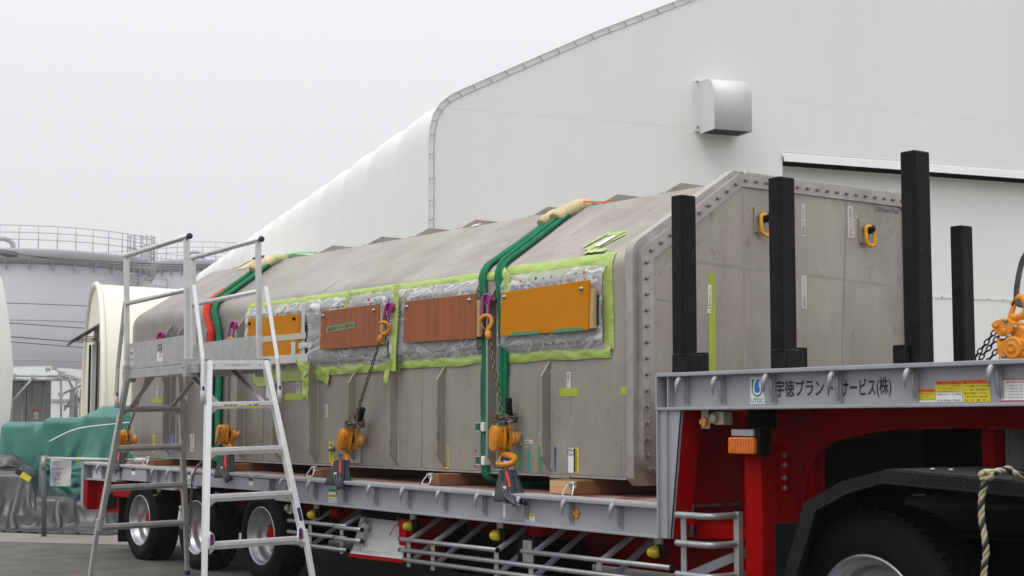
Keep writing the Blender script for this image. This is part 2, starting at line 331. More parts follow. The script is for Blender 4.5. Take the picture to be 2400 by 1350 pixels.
def text(body, m, parent, pos, right, up, width=None, height=None, name='lettering', label=None, bold=0.0):
    cu = bpy.data.curves.new('t', 'FONT'); cu.body = body; cu.offset = bold; cu.align_x = 'CENTER'; cu.align_y = 'CENTER'; cu.resolution_u = 2
    t = bpy.data.objects.new('t', cu); C.objects.link(t)
    bpy.context.view_layer.update()
    me = bpy.data.meshes.new_from_object(t.evaluated_get(bpy.context.evaluated_depsgraph_get()))
    bpy.data.objects.remove(t); bpy.data.curves.remove(cu)
    xs = [v.co.x for v in me.vertices]; ys = [v.co.y for v in me.vertices]
    if not xs: return None
    w = max(xs) - min(xs); h = max(ys) - min(ys); cx = (max(xs) + min(xs)) / 2; cy = (max(ys) + min(ys)) / 2
    sx = width / w if width else height / h; sy = height / h if height else sx
    right = V(right).normalized(); up = V(up).normalized(); off = ORG[parent.name]
    for v in me.vertices: v.co = V(pos) - off + right * ((v.co.x - cx) * sx) + up * ((v.co.y - cy) * sy)
    o = bpy.data.objects.new(name, me); C.objects.link(o); me.materials.clear(); me.materials.append(M[m]); o.parent = parent; ORG[o.name] = off
    if label: o['label'] = label
    return o
XP = V((1, 0, 0)); YP = V((0, 1, 0))
def sticker(px0, py0, px1, py1, Y, m, parent, name='label', label=None, th=0.002):
    a = S(px0, (py0 + py1) / 2, Y); b = S(px1, (py0 + py1) / 2, Y); c = S((px0 + px1) / 2, py0, Y); d = S((px0 + px1) / 2, py1, Y)
    o = MB().box((a.x, Y - th, d.z), (b.x, Y + 0.001, c.z)).build(name, m, parent, label=label)
    return o, V(((a.x + b.x) / 2, Y - th - 0.0015, (c.z + d.z) / 2)), b.x - a.x, c.z - d.z
def esticker(px0, py0, px1, py1, X, m, parent, name='label', label=None, th=0.002):
    a = E(px0, (py0 + py1) / 2, X); b = E(px1, (py0 + py1) / 2, X); c = E((px0 + px1) / 2, py0, X); d = E((px0 + px1) / 2, py1, X)
    o = MB().box((X - 0.001, a.y, d.z), (X + th, b.y, c.z)).build(name, m, parent, label=label)
    return o, V((X + th + 0.0015, (a.y + b.y) / 2, (c.z + d.z) / 2)), b.y - a.y, c.z - d.z
def ring_link(mb, c, d, n, L=0.05, Wd=0.034, r=0.0055, seg=10, ns=5):
    # one chain link: centre c, long direction d, in-plane side direction n
    d = V(d).normalized(); n = V(n); n = (n - d * n.dot(d)).normalized(); h = (L - Wd) / 2; R = Wd / 2 - r; pts = []
    for k in range(seg):
        t = 2 * pi * k / seg; pts.append(V(c) + n * (R * cos(t)) + d * (R * sin(t) + (h if sin(t) > 0.01 else (-h if sin(t) < -0.01 else 0))))
    mb.tube(pts, r, ns, closed=True)
def chain(pts, pitch=0.036, **kw):
    mb = MB(); pts = [V(p) for p in pts]; k = 0; acc = 0.0
    for a, b in zip(pts, pts[1:]):
        Ls = (b - a).length; d = (b - a) / Ls; s1 = V((0.6, 0.8, 0)); s1 = (s1 - d * s1.dot(d)).normalized(); s2 = d.cross(s1); t = acc
        while t < Ls:
            ring_link(mb, a + d * t, d, (s1 + s2) if k % 2 else (s1 - s2), **kw); t += pitch; k += 1
        acc = t - Ls
    return mb
def smooth_path(pts, n=6):
    pts = [V(p) for p in pts]; res = []
    for i in range(len(pts) - 1):
        p0 = pts[max(i - 1, 0)]; p1 = pts[i]; p2 = pts[i + 1]; p3 = pts[min(i + 2, len(pts) - 1)]
        for k in range(n):
            t = k / n; res.append(0.5 * ((2 * p1) + (p2 - p0) * t + (2 * p0 - 5 * p1 + 4 * p2 - p3) * t * t + (3 * p1 - p0 - 3 * p2 + p3) * t ** 3))
    res.append(pts[-1]); return res
# ================================================================== GROUND
g = MB().add([(-400, -300, 0), (300, -300, 0), (300, 400, 0), (-400, 400, 0)], [(0, 1, 2, 3)]).build('ground', 'asphalt', kind='structure')
a0 = G(-700, 1268); a1 = G(180, 1275); a2 = G(420, 1281); dv = (a2 - a1).normalized()
p0 = a1 - dv * 30; p1 = a1 + dv * 60; bk = V((-0.35, 1, 0)) * 120
MB().add([(p0.x, p0.y, .004), (p1.x, p1.y, .004), (p1.x + bk.x, p1.y + bk.y, .004), (p0.x + bk.x, p0.y + bk.y, .004)], [(0, 1, 2, 3)]).build('concrete_apron', 'concrete', kind='structure')
# ================================================================== LARGE WHITE TENT BUILDING
B0 = eyep(1003, 22.0); dg = ray(10100, 985); dg = V((dg.x, dg.y, 0)).normalized(); ds = ray(-22, 985); ds = V((ds.x, ds.y, 0)).normalized()
ng = V((dg.y, -dg.x, 0))
if ng.dot(B0 - O3) > 0: ng = -ng              # outward normal of the gable, towards the camera
def gb(x, y):                                # picks on the gable wall -> (distance along wall, height)
    d = ray(x, y); t = (B0 - O3).dot(ng) / d.dot(ng); p = O3 + d * t; return ((p - B0).dot(dg), p.z)
def gw(t, z, o=0.0): p = B0 + dg * t + ng * o; return V((p.x, p.y, z))
edge = [gb(*p) for p in ((1003, 450), (1003, 335), (1006, 300), (1014, 268), (1030, 242), (1055, 222), (1085, 208), (1200, 158), (1400, 72), (1590, 0))]
edge = [(0, 0)] + edge; sl_ = (edge[-1][1] - edge[-2][1]) / (edge[-1][0] - edge[-2][0]); HW = 18.0
edge.append((HW, edge[-1][1] + sl_ * (HW - edge[-1][0])))
full = edge + [(2 * HW - t, z) for t, z in edge[-2::-1]]
bld = thing('tent_building', 'large white membrane warehouse with a flat gable wall and ribbed curved side', 'building', B0)
mb = MB(); n = len(full)
# recessed sliding-door bay
dt0, dz0 = gb(1833.5, 355); dtA, dzA = gb(1833.5, 384); _, dzB = gb(2400, 398); _, dzC = gb(2109, 373)
hole = [(dt0, 0), (dt0, dz0), (dt0 + 9, dz0), (dt0 + 9, 0)]
def wallpoly(poly, o, m, name, label=None, th=0.0):
    a = MB(); a.add([gw(t, z, o) for t, z in poly], [tuple(range(len(poly)))]); return a.build(name, m, bld, label=label)
left = [p for p in edge if p[0] < dt0]
zt = edge[-2][1] + sl_ * (dt0 - edge[-2][0])
wallpoly([(0, 0)] + left[1:] + [(dt0, zt), (dt0, 0)], 0, 'membrane', 'gable_wall')
cols_ = [dt0 + (HW - dt0) * i / 10 for i in range(11)] + [HW + HW * i / 10 for i in range(1, 11)]
def top_(t): return zt + sl_ * (t - dt0) if t <= HW else zt + sl_ * (2 * HW - t - dt0)
MB().grid([[gw(t, dz0 + (top_(t) - dz0) * j / 6) for j in range(7)] for t in cols_], smooth=False).build('gable_wall', 'membrane', bld)
DR = 0.28
mb = MB(); mb.add([gw(dt0, 0, 0), gw(dt0, dz0, 0), gw(dt0, dz0, -DR), gw(dt0, 0, -DR)], [(0, 1, 2, 3)]); mb.build('door_jamb', 'membrane', bld)
zt1 = dz0; zr1 = dz0 - 0.02
wallpoly([(dt0, 0), (dt0, zr1), (dt0 + 13, zr1), (dt0 + 13, 0)], -DR, 'membrane', 'sliding_door')
mb = MB(); mb.add([gw(dt0, dz0, -.03), gw(dt0 + 13, dz0, -.03), gw(dt0 + 13, dz0 - .035, 0.03), gw(dt0, dz0 - .035, 0.03)], [(0, 1, 2, 3)])
mb.add([gw(dt0, dz0 - .035, 0.03), gw(dt0 + 13, dz0 - .035, 0.03), gw(dt0 + 13, dz0 - .165, 0.055), gw(dt0, dz0 - .165, 0.055)], [(0, 1, 2, 3)])
mb.build('door_header', M['membrane'], bld)
mb = MB(); mb.add([gw(dt0, dz0 - .164, 0.053), gw(dt0 + 13, dz0 - .164, 0.053), gw(dt0 + 13, dz0 - .164, -.02), gw(dt0, dz0 - .164, -.02)], [(0, 1, 2, 3)])
mb.add([gw(dt0, dz0 - .16, -.02), gw(dt0 + 13, dz0 - .16, -.02), gw(dt0 + 13, dz0 - .232, -.02), gw(dt0, dz0 - .232, -.02)], [(0, 1, 2, 3)])
mb.build('door_track', 'black_matt', bld)
st, sz = gb(2192, 692)
mb = MB(); mb.obox((gw(st + 2.2, sz, -DR + .008)), dg * 6.2, ng * .006, V((0, 0, .018))); mb.build('door_seam', 'membrane', bld)
mb = MB()
for k in range(30):
    c = gw(st - 3.5 + k * 0.32, sz, -DR + .016); mb.lathe([(0.014, 0), (0.012, 0.006)], c, ng, 6)
mb.build('seam_rivets', 'bolt', bld, kind='stuff')
# horizontal weld seams of the membrane
for zz, ta_, tb_ in ((gb(1200, 262)[1], .15, 5.2), (gb(1750, 226)[1], 3.6, 12)):
    mb = MB(); mb.obox(gw((ta_ + tb_) / 2, zz, .0005), dg * ((tb_ - ta_) / 2), ng * .0008, V((0, 0, .022))); mb.build('weld_seam', 'membrane', bld)
# side bays: each cushion of membrane between two frames
NB = 14; bay = 1.97
prof = [(0, 0), (0, 1.5), (0, 3.0)] + edge[1:]
prof = [(0.0, 0.0), (0.0, 1.0), (0.0, 2.2), (0.0, 3.2)] + [gb(*p) for p in ((1003.5, 345), (1006, 312), (1012, 284), (1024, 262), (1045, 247), (1085, 230), (1200, 184), (1400, 98), (1590, 26))]; prof.append((HW, prof[-1][1] + sl_ * (HW - prof[-1][0])))
for k in range(NB):
    P = []
    for i in range(13):
        s = k + i / 12; row = []
        for j, (t, z) in enumerate(prof):
            bul = (0.075 if j < 9 else 0.05) * (max(0, sin(pi * i / 12)) ** 0.7) * (.35 if k == 0 and j >= 9 else 1); a = prof[max(j - 1, 0)]; b = prof[min(j + 1, len(prof) - 1)]; tx, tz = b[0] - a[0], b[1] - a[1]; l = hypot(tx, tz); nx, nz = -tz / l, tx / l
            p = B0 + dg * (t + nx * bul) + ds * (s * bay); row.append(V((p.x, p.y, max(z + nz * bul, 0))))
        P.append(row)
    MB().grid(P).build('membrane_bay', 'membrane_roof', bld)
# laced edge: border tube and the ties across it
pts = [gw(t, z, .03) for t, z in edge[:-1]] + [gw(*edge[-1], .03)]
MB().tube([gw(t + .0, z, .02) for t, z in edge], 0.011, 6).build('edge_rope', 'membrane', bld)
# second cord a hand's width inside the edge and ties
def inset(e, d):
    r = []
    for j, (t, z) in enumerate(e):
        a = e[max(j - 1, 0)]; b = e[min(j + 1, len(e) - 1)]; tx, tz = b[0] - a[0], b[1] - a[1]; l = hypot(tx, tz); r.append((t + tz / l * d, z - tx / l * d))
    return r
ine = inset(edge, 0.09); MB().tube([gw(t, z, .008) for t, z in ine], 0.004, 5).build('lacing_cord', 'rope', bld)
mb = MB()
for j in range(len(edge) - 1):
    a, b = V(edge[j]), V(edge[j + 1]); ia, ib = V(ine[j]), V(ine[j + 1]); l = (b - a).length; k = max(1, int(l / 0.27))
    for q in range(k):
        f = (q + .5) / k; p = a.lerp(b, f); r = ia.lerp(ib, min(1, f + .03 / l)); mb.tube([gw(p.x, p.y, .05), gw(r.x, r.y, .03)], 0.0065, 5)
mb.build('lacing_ties', 'rope', bld, kind='stuff')
# ventilation hood on the gable
hx0, hz0 = gb(1640, 303); hx1, _ = gb(1749, 303); _, hz1 = gb(1660, 187)
ht = V((0, 0)); W2 = 0.66; hc = gb(1628, 300); H0 = hc[1]; tL = hc[0]
Hh = gb(1628, 190)[1] - H0 - .02; Dp = 0.52
hprof = [(0.06, -.10), (Dp, -.10)] + [(Dp - .27 + .27 * cos(a), Hh - .27 + .27 * sin(a)) for a in [i * pi / 16 for i in range(9)]] + [(0.06, Hh)]
hood = MB()
t_a, t_b = tL + .06, tL + .06 + W2
for (ta, tb) in ((t_a, t_b),):
    nP = len(hprof); vs = [gw(t, H0 + z, o) for t in (ta, tb) for o, z in hprof]
    hood.add(vs, [(i, i + 1, nP + i + 1, nP + i) for i in range(1, nP - 1)], True); hood.add([v for v in vs[:nP]], [tuple(range(nP))[::-1]]); hood.add([v for v in vs[nP:]], [tuple(range(nP))])
vh = hood.build('ventilation_hood', 'hood', bld, solid=0.006)
mb = MB(); mb.obox(gw((t_a + t_b) / 2, H0 + Hh / 2 - .02, .03), dg * (W2 / 2 + .07), ng * .03, V((0, 0, Hh / 2 + .04))); mb.build('hood_flange', 'hood', vh, bevel=.004)
mb = MB(); mb.obox(gw((t_a + t_b) / 2, H0 - .085, .28), dg * (W2 / 2 - .02), ng * .2, V((0, 0, .006))); mb.build('hood_grille', 'dark', vh)
mb = MB()
for o_, z_ in ((Dp, .42), (Dp, .38)):
    mb.lathe([(.008, 0), (.006, .004)], gw(t_a + (.2 if z_ > .4 else .42), H0 + z_, o_), ng, 6)
for z_ in (.0, Hh): mb.lathe([(.02, 0), (.016, .02)], gw(t_a - .04, H0 + z_, .06), ng, 8)
mb.build('hood_screws', 'bolt', vh, kind='stuff')
# ================================================================== HAZY STORAGE TANKS
def tank(px, D, R, ztop, label, rails=40, arc=(-1.9, 1.7)):
    c = eyep(px, D); t = thing('storage_tank', label, 'tank', c, 'storage tanks in the mist')
    MB().lathe([(R, 0), (R, ztop - .5)], c, ZZ, 72).build('tank_shell', 'tank', t)
    MB().lathe([(R + .02, ztop - .75), (R + .28, ztop - .42), (R + .32, ztop - .1), (R + .3, ztop), (R, ztop + .02), (0.01, ztop + .45)], c, ZZ, 72).build('tank_roof_edge', 'tank', t)
    mb = MB()
    for k in range(36):
        a = 2 * pi * k / 36; u = V((cos(a), sin(a), 0)); mb.bar(c + u * (R + .02) + ZZ * (ztop - 1.0), c + u * (R + .24) + ZZ * (ztop - .48), .05, .1)
    mb.build('eave_brackets', 'tank', t, kind='stuff')
    for zz in (2.2, 4.4, 6.4): MB().lathe([(R, zz - .02), (R + .015, zz - .01), (R + .015, zz + .01), (R, zz + .02)], c, ZZ, 72).build('weld_ring', 'tank', t)
    Rr = R + .2
    for h in (.45, .8, 1.15):
        MB().tube([c + V((cos(a), sin(a), 0)) * Rr + ZZ * (ztop + h) for a in [2 * pi * k / 64 for k in range(64)]], .022, 5, closed=True).build('guard_rail', 'galv', t)
    pm = MB().tube([(0, 0, 0), (0, 0, 1.15)], .022, 5); ps = []
    for k in range(rails):
        a = 2 * pi * k / rails; q = c + V((cos(a), sin(a), 0)) * Rr + ZZ * ztop
        if not ps: o = pm.build('guard_post', 'galv', None); o.parent = t; o.location = q - c; ps.append(o)
        else: o = ps[0].copy(); C.objects.link(o); o.location = q - c
    tow = (O3 - c); tow.z = 0; tow.normalize()
    q = c + tow * (R - 1.0) + V((-tow.y, tow.x, 0)) * (-.9 if R > 5 else -.5) + ZZ * ztop
    MB().tube(smooth_path([q, q + ZZ * .35, q + ZZ * .58 - V((-tow.y, tow.x, 0)) * .35, q + ZZ * .52 - V((-tow.y, tow.x, 0)) * .8, q + ZZ * .05 - V((-tow.y, tow.x, 0)) * 1.15]), .13, 10).build('vent_pipe', 'galv', t)
    return t, c, tow
t1, c1, w1 = tank(62, 82, 6.3, 9.95, 'large misty grey storage tank with railed roof at left edge', 44)
t2, c2, w2 = tank(486, 104, 4.4, 11.9, 'farther misty grey tank with railed roof just left of the tent slope', 34)
# caged ladder platform on the near tank's right shoulder
def cage(t, c, px, D, z0, z1, R=.55):
    q = eyep(px, D); mb = MB()
    for k in range(14): a = 2 * pi * k / 14; u = V((cos(a), sin(a), 0)) * R; mb.tube([q + u + ZZ * z0, q + u + ZZ * z1], .018, 4)
    z = z0
    while z < z1: mb.tube([q + V((cos(a), sin(a), 0)) * R + ZZ * z for a in [2 * pi * k / 14 for k in range(14)]], .02, 4, closed=True); z += .55
    o = mb.build('ladder_cage', 'galv', t); MB().box((q.x - .1, q.y - .1, 0), (q.x + .1, q.y + .1, z0)).build('ladder_post', 'tank', t)
    return o
cage(t1, c1, 322, 80, 8.8, 11.1, .7); cage(t1, c1, 300, 79, 4.0, 9.0, .3)
# walkway between the tanks
wk = thing('steel_walkway', 'railed steel walkway bridging the two misty tanks', 'walkway', eyep(360, 92))
a = eyep(335, 86); b = eyep(385, 100)
for dz in (8.6, 9.1, 9.6): MB().tube([a + ZZ * dz, b + ZZ * (dz + 1)], .025, 5).build('guard_rail', 'galv', wk)
mb = MB()
for k in range(8): q = a.lerp(b, k / 7) + ZZ * (8.0 + k / 7); mb.tube([q, q + ZZ * 1.6], .022, 5)
mb.build('guard_posts', 'galv', wk, kind='stuff'); MB().bar(a + ZZ * 8.0, b + ZZ * 9.0, .7, .18).build('walkway_deck', 'tank', wk)
for k_ in range(3):
    MB().bar(a.lerp(b, k_ / 2), a.lerp(b, k_ / 2) + ZZ * (8 + k_ / 2), .12, .12, up=(1, 0, 0)).build('trestle_leg', 'tank', wk)
# overhead cables crossing in front of the tanks
def cab(pts, lab, D=46, r=.012):
    P = [O3 + ray(x, y) * d for x, y, d in pts]; o = MB().tube(smooth_path(P, 6), r, 5).build('overhead_cable', 'cable'); return tag(o, lab, 'cable', 'overhead cables')
cab([(-300, 565, 40), (0, 586, 44), (60, 598, 45), (200, 610, 47), (420, 620, 52), (700, 622, 60)], 'upper dark cable sagging across the rim of the near tank', r=.02)
cab([(-300, 560, 40), (0, 590, 44), (120, 607, 46), (300, 621, 50), (500, 626, 54), (700, 626, 60)], 'thin cable just under the upper one below the tank rim', r=.014)
cab([(-100, 708, 40), (40, 711, 42), (200, 717, 46), (420, 726, 50)], 'single thin cable halfway up the near tank', r=.013)
cab([(-100, 752, 40), (18, 757, 42), (195, 769, 46), (420, 782, 50)], 'cable passing behind the small shed awning', r=.016)
cab([(-100, 783, 40), (20, 789, 42), (200, 803, 46), (420, 818, 50)], 'upper one of the paired cables below the awning', r=.018)
cab([(-100, 795, 40), (22, 801, 42), (200, 815, 46), (420, 830, 50)], 'lowest cable below the awning', r=.014)
MB_ = MB()
tag(MB().tube([O3 + ray(-10, 592) * 44, O3 + ray(20, 596) * 44, O3 + ray(42, 600) * 44], [.03, .09, .03], 6).build('cable_joint', 'cable'), 'dark splice closure clamped on the upper cable at the left edge', 'cable joint')
# ================================================================== CREAM SHED WITH AWNING
Q0 = eyep(243, 30.0); dr = ray(5200, 985); dr = V((dr.x, dr.y, 0)).normalized(); dw = ray(-40, 985); dw = V((dw.x, dw.y, 0)).normalized()
ce = thing('cream_tent_shed', 'cream arched membrane shed with a door under a small awning', 'shed', Q0)
HS = (985 - 650) * 31.3 / F + EYE; WS = 6.4
arch = [(0, 0), (0, HS * .30)] + [(WS * .5 - WS * .5 * (cos(a) ** .85 if a < pi / 2 else 0), HS * .30 + HS * .70 * (sin(a) ** .9)) for a in [i * pi / 2 / 12 for i in range(1, 12)]] + [(WS * .5, HS)]
arch = arch + [(WS - t, z) for t, z in arch[-2::-1]]
def cw(t, z, s=0.0): p = Q0 + dw * t + dr * s; return V((p.x, p.y, z))
MB().grid([[cw(t, z, s) for t, z in arch] for s in (0, .12, 3, 6, 9, 12)]).build('curved_roof', 'cream', ce)
MB().add([cw(t, z, 0) for t, z in arch], [tuple(range(len(arch)))]).build('end_wall', 'cream', ce)
MB().tube([cw(t, z, -.02) for t, z in arch], .06, 6).build('edge_trim', 'cream', ce)
nrm = -dr
def cg(x, y):
    d = ray(x, y); n_ = V((dw.y, -dw.x, 0)); t = (Q0 - O3).dot(n_) / d.dot(n_); p = O3 + d * t; return ((p - Q0).dot(dw), p.z)
d0 = cg(231, 950); d1 = cg(219, 950); zt_ = cg(226, 806)[1]
MB().obox(cw((d0[0] + d1[0]) / 2, zt_ / 2, -.03), dw * ((d1[0] - d0[0]) / 2), dr * .03, V((0, 0, zt_ / 2))).build('shed_door', 'contpaint', ce, bevel=.01)
MB().tube([cw(d0[0] - .05, 0, -.06), cw(d0[0] - .05, zt_, -.06), cw(d1[0], zt_ + .12, -.06)], .018, 6).build('door_seal', 'black', ce)
for z_ in (0,):
    mb = MB().tube([cw(d1[0] + .1, 0, -.1), cw(d1[0] + .1, zt_, -.1)], .026, 6); mb.build('door_track', 'black', ce)
aw0 = cg(233, 757); aw1 = cg(214, 790)
A_ = cw(aw0[0], aw0[1], 0); B_ = cw(aw0[0] + 1.5, aw0[1] - .02, 0)
slo = -dr * .62 - ZZ * .36
mb = MB().add([A_, B_, B_ + slo, A_ + slo], [(0, 1, 2, 3)]); aw = mb.build('awning', 'sheet', ce, solid=.03)
mb = MB()
for k in range(4):
    q = A_.lerp(B_, k / 3); mb.bar(q - ZZ * .03, q + slo - ZZ * .03, .02, .03); mb.bar(q - ZZ * .30, q + slo * .7 - ZZ * .03, .016, .016); mb.bar(q, q - ZZ * .30, .02, .02, up=(1, 0, 0))
for f in (.3, .6, .95): mb.bar(A_ + slo * f - ZZ * .09, B_ + slo * f - ZZ * .05, .02, .02)
mb.build('awning_frame', 'blackrail', aw)
# ================================================================== WHITE TENT AT THE LEFT EDGE
wt0 = eyep(-330, 27); wt = thing('white_tent', 'pale grey-white curved tent wall cut by the left edge of the picture', 'tent', wt0)
sil = [(1, 1130), (6, 1089), (20, 1010), (26, 980), (29, 940), (30, 859), (22, 780), (12, 715), (0, 655), (-40, 560), (-120, 470), (-260, 400)]
P = []
for i in range(11):
    t = i / 10 * pi * .9; row = []
    for x, y in sil:
        p = O3 + ray(x, y) * 27; q = wt0; r = (p - q).dot(RT) * .945; c_ = wt0 + FH * 3.2
        v = V((wt0.x, wt0.y, 0)) + RT * (r * sin(t + .16)) + FH * (-(r) * cos(t + .16)); row.append(V((v.x, v.y, max(p.z, 0) if y < 1125 else 0)))
    P.append(row)
MB().grid(P).build('tent_membrane', 'membrane', wt)
# ================================================================== GREY FREIGHT CONTAINER AND SCAFFOLD ROOF BEHIND
cd = ray(3400, 985); cd = V((cd.x, cd.y, 0)).normalized(); cn = V((cd.y, -cd.x, 0)); cn = -cn if cn.dot(FH) > 0 else cn
K0 = eyep(25, 38); K1w = 1.24
fc = thing('freight_container', 'grey steel freight container with double doors under a sheet roof', 'container', K0)
zc_ = EYE + (985 - 888) * 38 / F
def kk(s, z, o=0.0): p = K0 + cd * s + cn * o; return V((p.x, p.y, z))
k_r = 1.27
MB().obox(kk(k_r / 2 - .35, zc_ / 2, -3), cd * (k_r / 2 + .35), cn * 3, V((0, 0, zc_ / 2))).build('container_body', 'contpaint', fc, bevel=.02)
mb = MB()
for s in (.0, .3, .62, .96): mb.tube([kk(s, .05, .05), kk(s, zc_ - .05, .05)], .022, 6)
mb.build('locking_bars', 'galv', fc)
for (s0, s1) in ((-.55, .42), (.46, k_r - .06)):
    mb = MB(); mb.obox(kk((s0 + s1) / 2, zc_ / 2, .02), cd * ((s1 - s0) / 2), cn * .02, V((0, 0, zc_ / 2 - .08)))
    for q in range(9): z = .2 + q * (zc_ - .4) / 8; mb.obox(kk((s0 + s1) / 2, z, .045), cd * ((s1 - s0) / 2 - .06), cn * .012, V((0, 0, .07)))
    mb.build('container_door', 'contpaint', fc)
s_ = kk(.72, EYE + .12, .08); MB().obox(s_, cd * .07, cn * .004, V((0, 0, .09))).build('warning_plate', 'white', fc)
mb = MB().lathe([(.045, 0), (.045, .006)], s_ - ZZ * .02 + cn * .006, cn, 16); mb.build('red_ring_mark', 'redprint', fc); MB().lathe([(.03, 0), (.03, .004)], s_ - ZZ * .02 + cn * .013, cn, 16).build('plate_mark', 'white', fc)
MB().obox(s_ + ZZ * .13, cd * .1, cn * .004, V((0, 0, .025))).build('orange_strip', 'orangeprint', fc)
sc_ = thing('scaffold_roof', 'sloping corrugated sheet roof on scaffold tubes over the grey container', 'scaffold', kk(0, 0, .4))
def roofsheet(a, b, c, d, name='roof_sheet'):
    P = []; nn = 26
    for i in range(nn * 4 + 1):
        f = i / (nn * 4); h = .018 * sin(2 * pi * f * nn); P.append([a.lerp(b, f) + ZZ * h, d.lerp(c, f) + ZZ * h])
    return MB().grid(P).build(name, 'sheet', sc_)
def at38(x, y, D=37.5): p = O3 + ray(x, y) * D; return p
roofsheet(at38(10, 886, 37), at38(142, 888, 37), at38(130, 858, 42), at38(10, 860, 42))
roofsheet(at38(120, 862, 37), at38(152, 878, 37), at38(300, 905, 44), at38(240, 872, 46))
for (x0_, y0_, x1_, y1_, D_) in ((143, 868, 143, 1010, 37), (10, 880, 140, 882, 36.9), (10, 890, 145, 890, 36.9), (78, 885, 28, 942, 36.8), (180, 885, 180, 990, 38), (143, 925, 215, 890, 37), (150, 962, 186, 905, 37.5), (192, 886, 192, 1000, 40), (143, 882, 260, 897, 37), (150, 952, 205, 952, 38), (160, 890, 205, 975, 39)):
    MB().tube([at38(x0_, y0_, D_), at38(x1_, y1_, D_)], .028, 6).build('scaffold_tube', 'galv', sc_)
mb = MB()
for x_, y_ in ((32, 882), (78, 884), (140, 882), (143, 925), (112, 866), (146, 876), (128, 862), (165, 888), (186, 893)): mb.obox(at38(x_, y_, 36.8), V((.05, 0, 0)), V((0, .05, 0)), V((0, 0, .05)))
mb.build('scaffold_couplers', 'galv', sc_, kind='stuff')
gp = thing('grey_cabinet', 'two rounded grey upright cabinets beyond the scaffold tubes', 'cabinet', eyep(190, 40))
for x0_, x1_, yt in ((166, 178, 912), (189, 201, 911)):
    a = eyep(x0_, 39); b = eyep(x1_, 39); zt_2 = EYE + (985 - yt) * 39 / F; MB().obox((a + b) / 2 + ZZ * zt_2 / 2, (b - a) / 2, FH * .2, ZZ * (zt_2 / 2)).build('cabinet_panel', 'tank', gp, bevel=.05)
fb = thing('far_wall', 'pale panel wall seen through the scaffold', 'wall', eyep(180, 60)); a = eyep(120, 60); b = eyep(330, 60)
MB().obox((a + b) / 2 + ZZ * 1.5, (b - a) / 2, FH * .1, ZZ * 1.45).build('wall_panel', 'membrane', fb); MB().bar(a + ZZ * 2.2 - FH * .15, b + ZZ * 2.2 - FH * .15, .06, .1).build('wall_rail', 'galv', fb)
